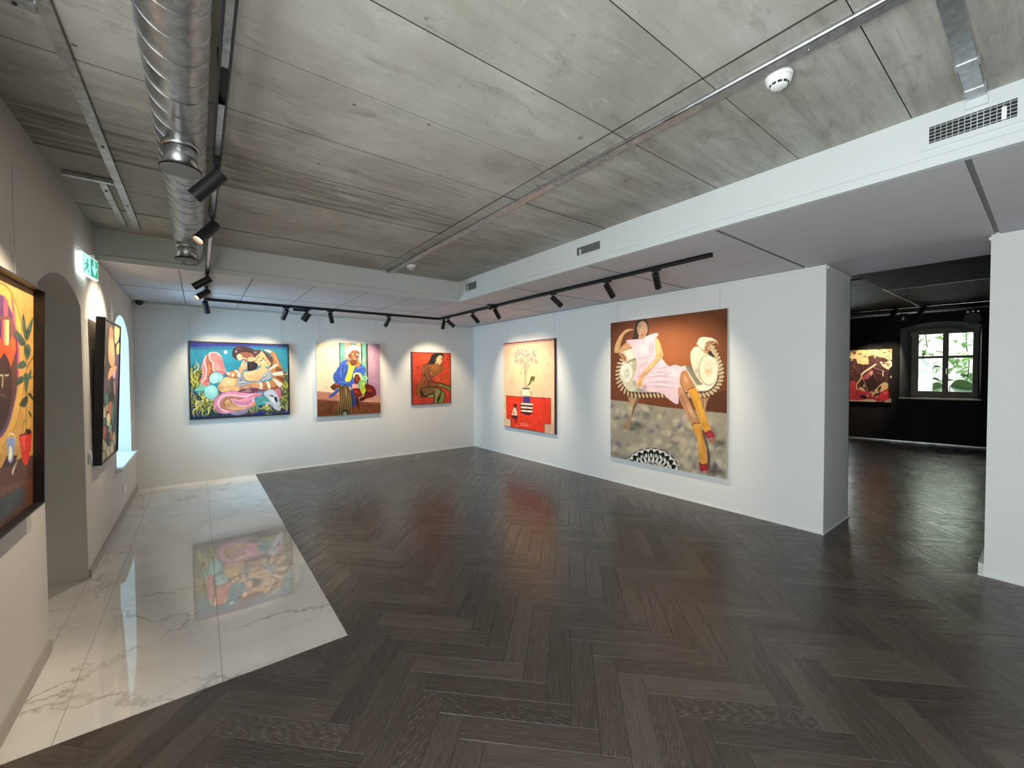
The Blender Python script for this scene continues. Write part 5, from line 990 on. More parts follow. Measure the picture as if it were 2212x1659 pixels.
# ================================================================== PAINTINGS ON THE WALLS
def painting(name, label, tl, u, v, w, h, art, depth, frame=None, recess=0.0, wires=(), wire_top=ZC-0.012, edge=None):
    """tl: top-left of the outer front plane, u right, v down, n towards the room"""
    tl, u, v = Vector(tl), Vector(u).normalized(), Vector(v).normalized(); n = v.cross(u).normalized()
    fw = frame[0] if frame else 0.0
    root = empty(name, tl+u*(w/2)+v*h-n*depth, label, 'painting')
    P = lambda a, b, c: tl+u*a+v*b-n*c
    def slab(bm, a0, a1, b0, b1, c0, c1): hexa(bm, [P(a0, b0, c0), P(a1, b0, c0), P(a1, b1, c0), P(a0, b1, c0), P(a0, b0, c1), P(a1, b0, c1), P(a1, b1, c1), P(a0, b1, c1)])
    H, Wd = art.shape[:2]; ins = fw*0.98
    ii, jj = np.meshgrid(np.linspace(ins, w-ins, Wd), np.linspace(ins, h-ins, H))
    off = np.array(root.location)
    pos = np.array(P(0, 0, recess))[None, None]+ii[..., None]*np.array(u)+jj[..., None]*np.array(v)
    me = bpy.data.meshes.new('canvas'); nv = H*Wd
    idx = np.arange(nv).reshape(H, Wd); quads = np.stack([idx[:-1, :-1], idx[1:, :-1], idx[1:, 1:], idx[:-1, 1:]], -1).reshape(-1, 4)
    me.vertices.add(nv); me.vertices.foreach_set('co', pos.reshape(-1).astype(np.float32))
    nq = len(quads); me.loops.add(nq*4); me.loops.foreach_set('vertex_index', quads.reshape(-1).astype(np.int32))
    me.polygons.add(nq); me.polygons.foreach_set('loop_start', np.arange(0, nq*4, 4, dtype=np.int32))
    me.update(calc_edges=True)
    ca = me.color_attributes.new('paint', 'FLOAT_COLOR', 'POINT')
    ca.data.foreach_set('color', np.concatenate([art, np.ones((H, Wd, 1))], -1).reshape(-1).astype(np.float32))
    link('canvas', me, M_PAINT, root)
    bm = bmesh.new(); slab(bm, fw*0.7, w-fw*0.7, fw*0.7, h-fw*0.7, recess+0.0015, depth-0.001); obj('stretcher', bm, edge or M_CANVASEDGE, root)
    if frame:
        bm = bmesh.new()
        o = [(0, 0), (w, 0), (w, h), (0, h)]; i_ = [(fw, fw), (w-fw, fw), (w-fw, h-fw), (fw, h-fw)]
        for k in range(4):
            a, b, c, d = o[k], o[(k+1) % 4], i_[(k+1) % 4], i_[k]
            hexa(bm, [P(*a, 0), P(*b, 0), P(*c, 0), P(*d, 0), P(*a, depth), P(*b, depth), P(*c, depth), P(*d, depth)])
        obj('frame', bm, frame[1], root)
    for a in wires:
        p = P(a, 0.0, depth*0.9); tube_bm = tube(bmesh.new(), p, (p.x, p.y, wire_top), 0.0013, n=6); obj('hanging_wire', tube_bm, M_WIRE, root)
    return root
FB = YB-0.045
sB = FB/YB; zB = lambda z: 1.55+(z-1.55)*sB
painting('framed_painting', 'wide black-framed painting of an embracing couple on teal ground, grass around them', (-0.114*sB, FB, zB(2.053)), (1, 0, 0), (0, 0, -1), 1.290*sB, zB(2.053)-zB(0.910), art_couple(), 0.04, (0.018, M_BLACKFRAME), 0.006, (0.02, 1.18))
painting('canvas_painting', 'unframed painting of a seated man in blue jacket and yellow shirt', (1.588*sB, FB, zB(2.113)), (1, 0, 0), (0, 0, -1), 1.087*sB, zB(2.113)-zB(0.843), art_seated_man(), 0.04, None, 0, (0.05, 1.02))
M_REDEDGE = simple('dark_red_edge', (0.09, 0.012, 0.010), 0.5, var=0.2)
painting('framed_painting', 'small orange-red painting of a crouching long-haired figure, next to the room corner', (3.303*sB, FB, zB(1.990)), (1, 0, 0), (0, 0, -1), 0.852*sB, zB(1.990)-zB(0.958), art_seated_nude(), 0.04, (0.012, M_REDEDGE), 0.004, (0.05, 0.78))
FR = XR-0.045; sR = FR/XR; zR = lambda z: 1.55+(z-1.55)*sR
M_PLUM = simple('plum_canvas_edge', (0.05, 0.02, 0.035), 0.6)
painting('canvas_painting', 'cream and orange-red painting of a striped vase with thin flowers', (FR, 6.455*sR, zR(2.141)), (0, -1, 0), (0, 0, -1), 1.445*sR, zR(2.141)-zR(0.535), art_flowers(), 0.035, None, 0, (0.06, 1.38), edge=M_PLUM)
painting('canvas_painting', 'largest painting, woman in pink dress reclining on a carved chaise', (FR, 3.845*sR, zR(2.270)), (0, -1, 0), (0, 0, -1), 1.637*sR, zR(2.270)-zR(0.351), art_chaise(), 0.04, None, 0, (0.09, 1.52))
tl = Vector((0.0468, 0, 1.22)).normalized()
painting('framed_painting', 'narrow dark painting in deep black frame beside the bright arched window', (-0.6005, 4.725, 2.037), (0, 1, 0), -tl, 0.855, 1.222, art_small_left(), 0.056, (0.016, M_BLACKFRAME), 0.008, (0.1, 0.75))
t2 = Vector((0.0264, 0, 1.078)).normalized()
painting('framed_painting', 'painting of mirror, dark face and red plant pot in black tray frame', (-0.6096, 2.222, 1.985), (0, 1, 0), -t2, 0.878, 1.0785, art_mirror_plant(), 0.085, (0.009, M_BLACKFRAME), 0.0388, (0.1, 0.78))
painting('canvas_painting', 'crimson and cream abstract painting on the black wall beside the four-pane window', far(-0.03, -0.05, 2.066), FD, (0, 0, -1), 0.805, 1.203, art_abstract(), 0.04, None, 0, (0.15, 0.42), wire_top=2.74, edge=M_BLACKFRAME)

# ================================================================== TRACKS AND SPOTLIGHTS
RZ0, RZ1 = ZC-0.033, ZC                                          # surface-mounted track
def track(label, segs, name='lighting_track'):
    root = empty(name, segs[0][0], label, 'track'); return root
TX, TY, TR = 0.085, 6.70, 3.46
tk = empty('lighting_track', (TX, 4.0, RZ0), 'long black lighting track running along three sides under the ceiling', 'track')
def rail(x0, x1, y0, y1):
    bm = bmesh.new()
    if x1-x0 < y1-y0: box(bm, x0, x0+0.006, y0, y1, RZ0, RZ1-0.001); box(bm, x1-0.006, x1, y0, y1, RZ0, RZ1-0.001)
    else: box(bm, x0, x1, y0, y0+0.006, RZ0, RZ1-0.001); box(bm, x0, x1, y1-0.006, y1, RZ0, RZ1-0.001)
    box(bm, x0, x1, y0, y1, RZ1-0.009, RZ1-0.001)
    return bm
obj('rail', rail(TX-0.017, TX+0.017, -1.2, TY+0.017), M_BLACK, tk)
obj('rail', rail(TX+0.017, TR-0.017, TY-0.017, TY+0.017), M_BLACK, tk)
obj('rail', rail(TR-0.017, TR+0.017, 1.755, TY+0.017), M_BLACK, tk)
# polished conductor inset of the suspended part
for y0, y1 in ((-1.1, 1.62), (1.85, 2.28), (2.50, 3.10), (3.35, 4.75), (5.0, 5.6)): obj('conductor', bx(TX-0.010, TX+0.010, y0, y1, RZ0+0.006, RZ0+0.010), M_ALU, tk)
for y in (0.4, 2.0, 3.9): obj('suspension_rod', tube(bmesh.new(), (TX, y, RZ1-0.002), (TX, y, ZT-0.002), 0.004, n=8), M_BLACK, tk)
pf = tag(obj('track_power_feed', lathe(bmesh.new(), [(0.001, -0.075), (0.028, -0.07), (0.045, -0.045), (0.047, -0.012), (0.047, 0.0)], 20, (TR-0.066, 4.97, ZC-0.0005)), M_BLACK, None, smooth=True), 'round black power feed on the ceiling beside the right track', 'power feed')

def head_mesh(r, L):
    bm = bmesh.new()
    lathe(bm, [(0.001, 0.030), (r*0.88, 0.030), (r, 0.026), (r, -(L-0.034)), (r*0.995, -(L-0.030)), (r*0.90, -(L-0.030)), (r*0.90, -(L-0.052)), (0.001, -(L-0.052))], 28, cap=False)
    bmesh.ops.remove_doubles(bm, verts=bm.verts[:], dist=0.0002); return bm
def spot_proto(r, L, gear):
    root = bpy.data.objects.new('track_spotlight', None); COL.objects.link(root); root.empty_display_size = 0.03
    bm = bmesh.new(); box(bm, -0.045, 0.045, -0.013, 0.013, -0.018, 0.0)
    bmesh.ops.bevel(bm, geom=bm.edges[:], offset=0.003, segments=1, affect='EDGES')
    ad = obj('adapter', bm, M_BLACK, root)
    if gear: obj('gear_box', bx(-0.19, 0.015, -0.016, 0.016, -0.042, -0.006, bevel=0.003), M_BLACK, root)
    st = obj('stem', tube(bmesh.new(), (0, 0, -0.016), (0, 0, -0.058), 0.0075, n=12), M_BLACK, root)
    hd = obj('lamp_head', head_mesh(r, L), M_BLACK, root, smooth=True)
    try: hd.data.set_sharp_from_angle(angle=math.radians(35))
    except Exception: pass
    hd.location = (0, 0, -0.062 - (r*0.5 if gear else 0))
    ln = obj('lens', lathe(bmesh.new(), [(0.001, -(L-0.0505)), (r*0.88, -(L-0.0505)), (r*0.88, -(L-0.0515)), (0.001, -(L-0.0515))], 20, cap=False), M_LENS, None); ln.parent = hd
    return root, [c for c in (ad, st, hd)]+[c for c in root.children if c.name.startswith('gear')]
P_SMALL = spot_proto(0.032, 0.165, False); P_BIG = spot_proto(0.047, 0.135, True)
used = set()
def copy_tree(o, parent=None):
    c = o.copy(); COL.objects.link(c); c.parent = parent
    for k in list(o.children):
        if k.type != 'LIGHT': copy_tree(k, c)
    return c
def spotlight(x, y, along, target, label, power, big=False, size=74, blend=0.6):
    src = (P_BIG if big else P_SMALL)[0]
    if id(src) not in used: used.add(id(src)); root = src
    else: root = copy_tree(src)
    pending.append((root, x, y, along, target, label, power, big, size, blend))
pending = []
def finish_spots():
    for root, x, y, along, target, label, power, big, size, blend in pending:
        root.location = (x, y, RZ0-0.0005); tag(root, label, 'spotlight', 'spotlights on the ceiling track')
        rz = math.pi/2 if along == 'Y' else 0.0
        for k in root.children:
            if k.name.startswith('lamp_head'):
                piv = Vector((x, y, RZ0-0.0005))+Vector(k.location); d = (Vector(target)-piv)
                k.rotation_mode = 'QUATERNION'; k.rotation_quaternion = d.to_track_quat('-Z', 'Y')
                L = 0.135 if big else 0.165
                if power > 0:
                    l = bpy.data.lights.new('lamp_beam', 'SPOT'); l.energy = power; l.color = (1.0, 0.83, 0.60); l.spot_size = math.radians(size); l.spot_blend = blend; l.shadow_soft_size = 0.018
                    lo = bpy.data.objects.new('lamp_beam', l); COL.objects.link(lo); lo.parent = k; lo.location = (0, 0, -(L-0.026))
            else: k.rotation_euler = (0, 0, rz)
G = 48
spotlight(TX, 2.36, 'Y', (-0.66, 2.62, 1.62), 'black track spotlight in front of the nearer capped duct outlet, lens turned away', G*0.8)
spotlight(TX, 3.16, 'Y', (-0.66, 2.72, 1.40), 'black track spotlight with glowing lens between the two capped duct outlets', G*0.8)
spotlight(TX, 4.91, 'Y', (-0.63, 5.05, 1.95), 'black track spotlight hiding the lens, just above a glowing one on the left track', G*0.9)
spotlight(TX, 5.66, 'Y', (-0.63, 5.15, 1.85), 'smaller looking glowing track spotlight, second before the left track corner', G*0.9)
spotlight(TX, 6.56, 'Y', (0.30, FB, 1.45), 'black track spotlight hanging at the corner where left and back tracks meet', G*0.8)
spotlight(1.02, TY, 'X', (0.72, FB, 1.50), 'slim black spotlight above right end of the couple painting, tilted left', G*0.8)
spotlight(1.30, TY, 'X', (0.90, FB-0.6, 1.80), 'fat black spotlight with gear box on the back track', G*0.12, big=True, size=60)
spotlight(1.62, TY, 'X', (2.02, FB, 1.50), 'slim black spotlight tilted right, above left edge of the seated man painting', G)
spotlight(2.53, TY, 'X', (2.24, FB, 1.45), 'slim black spotlight tilted left, above right edge of the seated man painting', G)
spotlight(TR, 6.52, 'Y', (3.70, FB, 1.45), 'left one of two close spotlights at the track corner, hanging straight down', G)
spotlight(TR, 6.36, 'Y', (FR, 5.95, 1.40), 'right one of two close spotlights at the track corner, slanting right', G*0.9)
spotlight(TR, 5.55, 'Y', (FR, 5.55, 1.35), 'black spotlight just left of the round power feed on the right track', G*0.9)
spotlight(TR, 4.93, 'Y', (FR, 5.50, 1.40), 'black spotlight just right of the round power feed on the right track', G*0.6)
spotlight(TR, 3.70, 'Y', (FR, 3.30, 1.45), 'black spotlight on the right track, third from its free end', G*0.6)
spotlight(TR, 2.87, 'Y', (FR, 2.95, 1.35), 'black spotlight on the right track, second from its free end', G*0.6)
spotlight(TR, 2.29, 'Y', (FR, 2.75, 1.35), 'black spotlight nearest the free end of the right track', G*0.55)
finish_spots()

# ================================================================== VENTILATION
DX, DZ, DR = -0.045, 2.706, 0.0985
du = empty('ventilation_duct', (DX, 2.5, DZ-DR), 'galvanised spiral air duct under the concrete ceiling', 'duct')
bm = bmesh.new(); tube(bm, (DX, -2.0, DZ), (DX, YS+0.004, DZ), DR, n=48); obj('pipe', bm, M_GALV, du, smooth=True)
# spiral lock seam
pitch, n = 0.125, 40; seam = []; y = -1.9; k = 0
while y < YS-0.02:
    a = 2*math.pi*k/n; seam.append((DX+math.cos(a)*(DR+0.001), y, DZ+math.sin(a)*(DR+0.001))); y += pitch/n; k += 1
bm = bmesh.new(); prev = None
for i, q in enumerate(seam):
    rd = Vector((q[0]-DX, 0, q[2]-DZ)).normalized(); q = Vector(q)
    ring = [bm.verts.new(q+rd*(0.0014*math.cos(g_))+Vector((0, 0.0022*math.sin(g_), 0))) for g_ in (0, 1.257, 2.513, 3.77, 5.027)]
    if prev:
        for j in range(5): bm.faces.new([prev[j], prev[(j+1) % 5], ring[(j+1) % 5], ring[j]])
    prev = ring
obj('spiral_seam', bm, M_ALU, du, smooth=True)
for i, (x, yy) in enumerate(((-0.048, 2.46), (-0.058, 4.31))):
    ob = obj('outlet_spigot', lathe(bmesh.new(), [(0.062, 0.0), (0.062, DZ-DR+0.03-2.505)], 32, (x, yy, 2.505)), M_GALV, du, smooth=True)
    vd = obj('outlet_disc', lathe(bmesh.new(), [(0.001, 0.0), (0.074, 0.0), (0.078, 0.002), (0.078, 0.007), (0.072, 0.010), (0.001, 0.010)], 40, (x, yy, 2.497), cap=False), simple('grey_valve_disc', (0.15, 0.155, 0.16), 0.55), ob)
    obj('gasket', lathe(bmesh.new(), [(0.0785, 0.0), (0.0795, 0.0), (0.0795, 0.008), (0.0785, 0.008)], 40, (x, yy, 2.4985), cap=False), M_BLACK, ob)
    # saddle collar where the spigot leaves the pipe
    obj('collar', lathe(bmesh.new(), [(0.064, 0.0), (0.072, 0.004), (0.072, 0.02), (0.064, 0.024)], 32, (x, yy, DZ-DR-0.012), cap=False), M_GALV, ob, smooth=True)
for yy in (0.9, 3.55): # band hangers
    hb = bmesh.new(); lathe(hb, [(DR+0.001, -0.012), (DR+0.003, -0.012), (DR+0.003, 0.012), (DR+0.001, 0.012)], 40)
    for v_ in hb.verts: v_.co = Vector((DX+v_.co.x, yy+v_.co.z, DZ+v_.co.y))
    tube(hb, (DX, yy, DZ+DR), (DX, yy, ZT-0.002), 0.004, n=8); obj('hanger', hb, M_GALV, du)

def vent(y0, y1, z0, z1, label, nb):
    rt = empty('vent_grille', (XS, (y0+y1)/2, z0-0.03), label, 'vent', 'vents in the white upstand')
    bm = bmesh.new(); b = 0.028; X0 = XS-0.007
    box(bm, X0, XS-0.0003, y0-b, y1+b, z0-b, z0); box(bm, X0, XS-0.0003, y0-b, y1+b, z1, z1+b); box(bm, X0, XS-0.0003, y0-b, y0, z0, z1); box(bm, X0, XS-0.0003, y1, y1+b, z0, z1)
    obj('frame', bm, M_SOFFIT, rt)
    obj('backing', bx(XS-0.0016, XS-0.0004, y0, y1, z0, z1), M_DUCTDARK, rt)
    for i in range(5):
        z = z0+(z1-z0)*(i+0.5)/5; bm = bmesh.new()
        hexa(bm, [(X0-0.001, y0, z-0.0035), (XS-0.0017, y0, z-0.0005), (XS-0.0017, y1, z-0.0005), (X0-0.001, y1, z-0.0035), (X0-0.001, y0, z+0.0012), (XS-0.0017, y0, z+0.0035), (XS-0.0017, y1, z+0.0035), (X0-0.001, y1, z+0.0012)])
        obj('slat', bm, M_GRILLE, rt)
    for i in range(1, nb):
        y = y0+(y1-y0)*i/nb; obj('vane', bx(XS-0.0028, XS-0.0016, y-0.0016, y+0.0016, z0, z1), M_GRILLE, rt)
    obj('damper_tab', bx(X0-0.0015, XS-0.0012, y0+0.03 if nb > 13 else y1-0.05, y0+0.045 if nb > 13 else y1-0.036, z0+0.004, z1-0.02), M_PLASTIC, rt)
vent(0.113, 0.389, 2.676, 2.757, 'air grille in the white upstand nearest the viewer, dark openings', 14)
vent(2.487, 2.772, 2.674, 2.748, 'middle air grille in the white upstand above the right track', 13)
vent(4.560, 4.820, 2.668, 2.764, 'small farthest air grille close to the upstand corner', 12)

# ================================================================== CEILING HARDWARE
ch = empty('ceiling_channel', (1.905, 2.0, ZT), 'galvanised cable channel running along the concrete ceiling', 'channel')
bm = bmesh.new(); box(bm, 1.895, 1.945, -2.2, 5.035, ZT-0.022, ZT-0.003); obj('channel_body', bm, mk_galv('dull_zinc', 0.42), ch)
obj('bead', tube(bmesh.new(), (1.889, -2.2, ZT-0.014), (1.889, 5.035, ZT-0.014), 0.011, n=16), M_ALU, ch, smooth=True)
for y in (-0.4, 0.60, 1.60, 2.60, 3.6): obj('screw', lathe(bmesh.new(), [(0.001, -0.004), (0.005, -0.003), (0.006, 0.0)], 12, (1.928, y, ZT-0.022)), M_ALU, ch)
tr = empty('cable_tray', (-0.395, 2.0, ZT), 'pale metal cable tray with short branches on the ceiling near the left wall', 'tray')
M_TRAY = mk_galv('zinc_tray', 0.42)
obj('tray_rail', bx(-0.420, -0.378, -2.0, 4.86, ZT-0.016, ZT-0.003), M_TRAY, tr)
obj('tray_rail', bx(-0.500, -0.462, 3.785, 4.87, ZT-0.014, ZT-0.003), M_TRAY, tr)
obj('cross_rail', bx(-0.655, -0.420, 3.735, 3.765, ZT-0.030, ZT-0.010), M_TRAY, tr)
obj('cross_rail', bx(-0.640, -0.420, 2.120, 2.155, ZT-0.028, ZT-0.010), M_TRAY, tr)
for x, y in ((-0.398, 3.2), (-0.398, 4.2), (-0.48, 3.95), (-0.47, 2.137)): obj('bolt', lathe(bmesh.new(), [(0.001, -0.004), (0.006, -0.004), (0.007, 0.0)], 10, (x, y, ZT-0.016 if y > 3 else ZT-0.028)), M_BLACK, tr)
fd = empty('flat_conduit', (2.4, 0.24, ZT), 'flat shiny metal conduit running into the white upstand above nearest grille', 'conduit')
obj('conduit_body', bx(1.96, XS-0.001, 0.205, 0.262, ZT-0.022, ZT-0.003), M_GALV, fd)
for x in (2.52, 2.78): obj('clip', bx(x, x+0.05, 0.198, 0.269, ZT-0.025, ZT-0.003), M_TRAY, fd)
obj('wall_cover', bx(XS-0.02, XS-0.0005, 0.198, 0.27, ZT-0.06, ZT-0.022), M_SOFFIT, fd)
for (x, y, lb) in ((2.015, 0.735, 'white smoke detector near the viewer beside the ceiling channel'), (2.000, 4.56, 'white smoke detector at the far end of the ceiling channel')):
    sd_ = empty('smoke_detector', (x, y, ZT-0.055), lb, 'smoke detector', 'smoke detectors on the concrete ceiling')
    obj('base', lathe(bmesh.new(), [(0.05, 0.0), (0.052, -0.004), (0.052, -0.013), (0.048, -0.016)], 40, (x, y, ZT-0.003)), M_PLASTIC, sd_, smooth=True)
    obj('body', lathe(bmesh.new(), [(0.048, -0.014), (0.050, -0.022), (0.046, -0.034), (0.036, -0.040), (0.034, -0.041), (0.032, -0.050), (0.022, -0.055), (0.001, -0.056)], 40, (x, y, ZT-0.003), cap=False), M_PLASTIC, sd_, smooth=True)
    for i in range(10):
        a = 2*math.pi*i/10+0.2; a1 = a+0.46; bm = bmesh.new(); pr = []
        for q in (a, (a+a1)/2, a1): pr.append((math.cos(q), math.sin(q)))
        lo = [bm.verts.new((x+c*0.0337, y+s_*0.0337, ZT-0.003-0.0485)) for c, s_ in pr]; hi = [bm.verts.new((x+c*0.0362, y+s_*0.0362, ZT-0.003-0.0405)) for c, s_ in pr]
        bm.faces.new([lo[0], lo[1], hi[1], hi[0]]); bm.faces.new([lo[1], lo[2], hi[2], hi[1]]); obj('slot', bm, M_DUCTDARK, sd_)
    obj('indicator', lathe(bmesh.new(), [(0.001, -0.0572), (0.003, -0.057), (0.003, -0.054)], 10, (x+0.02, y-0.012, ZT-0.001)), M_BLACK, sd_)
dm = empty('dome_camera', (-0.615, 7.44, ZC-0.06), 'small black dome camera in the ceiling corner above the end wall', 'camera')
obj('mount', lathe(bmesh.new(), [(0.044, 0.0), (0.044, -0.018)], 28, (-0.615, 7.44, ZC-0.0005)), M_BLACK, dm, smooth=False)
obj('dome', lathe(bmesh.new(), [(0.042, -0.018), (0.041, -0.030), (0.034, -0.048), (0.020, -0.060), (0.001, -0.064)], 28, (-0.615, 7.44, ZC), cap=False), simple('black_glossy_dome', (0.01, 0.01, 0.011), 0.12), dm, smooth=True)

# ------------------------------------------------------------------ exit sign
sg = empty('exit_sign', (-0.645, 4.50, 2.315), 'lit green emergency exit sign with running man and down arrow', 'sign')
M_SIGNW = simple('sign_white_light', (0.9, 0.97, 0.97), 0.4, emit=(0.80, 1.0, 0.98), es=1.5)
M_SIGNG = simple('sign_green_light', (0.02, 0.42, 0.24), 0.4, emit=(0.03, 0.40, 0.23), es=0.75)
M_SIGNC = simple('sign_pale_light', (0.6, 0.9, 0.9), 0.4, emit=(0.42, 0.85, 0.86), es=0.85)
S0, SU = Vector((-0.664, 4.325, 0)), Vector((0.036, 0.35, 0)).normalized(); SN = Vector((SU.y, -SU.x, 0))
def sgp(a, z, o): p = S0+SU*a+SN*o; return (p.x, p.y, z)
def sgbox(name, a0, a1, z0, z1, o0, o1, m, par):
    bm = bmesh.new(); hexa(bm, [sgp(a0, z0, o0), sgp(a1, z0, o0), sgp(a1, z0, o1), sgp(a0, z0, o1), sgp(a0, z1, o0), sgp(a1, z1, o0), sgp(a1, z1, o1), sgp(a0, z1, o1)]); return obj(name, bm, m, par)
def sgpoly(name, pts, o, m, par):
    bm = bmesh.new(); A_ = [bm.verts.new(sgp(a, z, o)) for a, z in pts]; B_ = [bm.verts.new(sgp(a, z, o+0.0006)) for a, z in pts]
    bm.faces.new(A_); bm.faces.new(B_[::-1])
    for i in range(len(pts)): bm.faces.new([A_[i], A_[(i+1) % len(pts)], B_[(i+1) % len(pts)], B_[i]])
    return obj(name, bm, m, par)
sgbox('housing', 0, 0.345, 2.315, 2.470, -0.022, 0.0, M_SIGNW, sg)
fc = sgbox('face_panel', 0.012, 0.338, 2.322, 2.463, 0.0, 0.001, M_SIGNG, sg)
sgbox('door_symbol', 0.018, 0.170, 2.326, 2.459, 0.001, 0.0016, M_SIGNC, fc)
Z_ = lambda t: 2.326+0.133*t
man = [(0.085, .62), (0.062, .58), (0.045, .44), (0.055, .42), (0.070, .52), (0.080, .53), (0.072, .34), (0.050, .24), (0.034, .10), (0.046, .06), (0.066, .20), (0.090, .30), (0.108, .16), (0.128, .06), (0.138, .10), (0.122, .22), (0.106, .36), (0.108, .50), (0.128, .42), (0.138, .47), (0.112, .62)]
sgpoly('running_man', [(a, Z_(t)) for a, t in man], 0.0016, M_SIGNG, fc)
sgpoly('running_man_head', [(0.104+0.014*math.cos(q), Z_(0.74)+0.014*math.sin(q)) for q in [2*math.pi*i/14 for i in range(14)]], 0.0016, M_SIGNG, fc)
sgpoly('arrow', [(a, Z_(t)) for a, t in [(0.256, .06), (0.318, .58), (0.298, .62), (0.272, .40), (0.272, .95), (0.240, .95), (0.240, .40), (0.214, .62), (0.194, .58)]], 0.001, M_SIGNC, fc)
obj('bracket', path_tube(bmesh.new(), [sgp(0.03, 2.468, -0.011), sgp(0.03, 2.505, -0.011), (XL+0.004, S0.y+0.03, 2.505)], 0.004), M_TRIM, sg)
obj('bracket', path_tube(bmesh.new(), [sgp(0.30, 2.468, -0.011), sgp(0.30, 2.505, -0.011), (XL+0.004, S0.y+0.30, 2.505)], 0.004), M_TRIM, sg)
# ------------------------------------------------------------------ wall plates on the left wall
sw = empty('light_switch', (XL, 4.585, 0.87), 'white light switch between arched doorway and small black-framed painting', 'switch')
obj('plate', bx(XL, XL+0.012, 4.548, 4.622, 0.862, 0.955, bevel=0.003), M_PLASTIC, sw); obj('rocker', bx(XL+0.012, XL+0.017, 4.562, 4.608, 0.88, 0.937, bevel=0.002), M_PLASTIC, sw)
so_ = empty('wall_socket', (XL, 6.37, 0.22), 'white double power socket low on the wall below the bright window', 'socket')
obj('plate', bx(XL, XL+0.010, 6.29, 6.45, 0.225, 0.305, bevel=0.003), M_PLASTIC, so_)
for y in (6.33, 6.41): obj('outlet', lathe(bmesh.new(), [(0.026, 0.0), (0.026, 0.004), (0.019, 0.004), (0.019, 0.001), (0.001, 0.001)], 20, cap=False), M_PLASTIC, so_).matrix_local = Matrix.Translation((0.010, y-6.37, 0.045))@Matrix.Rotation(math.pi/2, 4, 'Y')
# ================================================================== DARK ROOM FITTINGS
def farp(s, off, z): return Vector(far(s, off, z))
pp_ = empty('ceiling_pipe', far(1.0, -0.28, 2.80), 'polished metal pipe along the top of the black wall', 'pipe')
obj('pipe', tube(bmesh.new(), farp(-2.5, -0.28, 2.800), farp(4.5, -0.28, 2.818), 0.022, n=20), M_ALU, pp_, smooth=True)
for s in (-0.8, 0.5, 1.75): obj('bracket', tube(bmesh.new(), farp(s, -0.28, 2.81), farp(s, -0.28, 2.953), 0.006, n=8), M_BLACK, pp_)
p2 = empty('ceiling_pipe', far(1.0, -0.62, 2.84), 'second dark pipe beneath the charcoal boards of the dark room', 'pipe')
obj('pipe', tube(bmesh.new(), farp(-2.5, -0.62, 2.85), farp(4.5, -0.62, 2.865), 0.03, n=20), M_BLACK, p2, smooth=True)
for s in (0.3, 1.3, 1.75): obj('bracket', tube(bmesh.new(), farp(s, -0.62, 2.86), farp(s, -0.62, 2.953), 0.008, n=8), M_BLACK, p2)
bmx = empty('air_box', (7.6, -0.2, 2.80), 'large black air box under the dark room ceiling', 'duct')
obj('casing', bx(5.9, 8.45, -2.6, 1.56, 2.80, 2.952, bevel=0.004), M_BLACKWALL, bmx)
obj('edge_strip', bx(8.45, 8.462, -2.6, 1.56, 2.797, 2.812), M_ALU, bmx)
cs = empty('metal_profile', (10.2, 1.64, 2.86), 'bright metal profile crossing the black ceiling', 'profile')
obj('profile_body', bx(8.6, 11.75, 1.625, 1.655, 2.855, 2.880), M_ALU, cs)
for x in (8.9, 10.3, 11.6): obj('rod', tube(bmesh.new(), (x, 1.64, 2.878), (x, 1.64, 2.953), 0.006, n=8), M_BLACK, cs)
sp_ = empty('pipe_outlet', far(0.95, -0.30, 2.66), 'short brass coloured outlet stub below the pipe, left of the window', 'outlet')
obj('stub', lathe(bmesh.new(), [(0.062, 0.0), (0.066, 0.006), (0.066, 0.09), (0.058, 0.10), (0.058, 0.14)], 28, far(0.95, -0.30, 2.665)), simple('dull_brass', (0.30, 0.25, 0.17), 0.35, 0.9), sp_, smooth=True)
def dark_spot(s, off, z, tgt, label, r, L):
    b = farp(s, off, 2.953); rt = empty('ceiling_spotlight', b, label, 'spotlight', 'black spotlights in the dark room')
    hd = Vector((b.x, b.y, z)); obj('stem', tube(bmesh.new(), b, hd, 0.008, n=10), M_BLACK, rt)
    d = (Vector(tgt)-hd).normalized(); bm = bmesh.new(); tube(bm, hd-d*L*0.3, hd+d*L*0.7, r, n=24); tube(bm, hd+d*L*0.7, hd+d*(L*0.7+0.012), r*1.06, n=24)
    obj('lamp_head', bm, M_BLACK, rt)
    return rt, hd, d
DS1 = dark_spot(0.84, -0.9, 2.83, far(0.30, 0.0, 1.5), 'slim black spotlight hanging left of the stub in the dark room', 0.045, 0.26)
DS2 = dark_spot(1.25, -0.75, 2.82, far(0.45, 0.0, 1.5), 'slim black spotlight above the left half of the four-pane window', 0.042, 0.22)
rt, hd, d = dark_spot(1.96, -0.35, 2.62, far(1.7, -2.2, 2.2), 'big round black lamp in front of the upper right window corner', 0.11, 0.20)
for a in (-0.07, 0.0, 0.07): obj('bracket_plate', bx(hd.x-0.01, hd.x+0.01, hd.y+a-0.012, hd.y+a+0.02, hd.z+0.10, hd.z+0.135), M_ALU, rt)
for (rt_, hd_, d_), L_, pw_ in ((DS1, 0.26, 95), (DS2, 0.22, 60)):
    l = bpy.data.lights.new('lamp_beam', 'SPOT'); l.energy = pw_; l.color = (1.0, 0.84, 0.64); l.spot_size = math.radians(50); l.spot_blend = 0.6; l.shadow_soft_size = 0.02
    o = bpy.data.objects.new('lamp_beam', l); COL.objects.link(o); o.parent = rt_; o.location = hd_+d_*(L_*0.7+0.03)-Vector(rt_.location); o.rotation_mode = 'QUATERNION'; o.rotation_quaternion = d_.to_track_quat('-Z', 'Y')
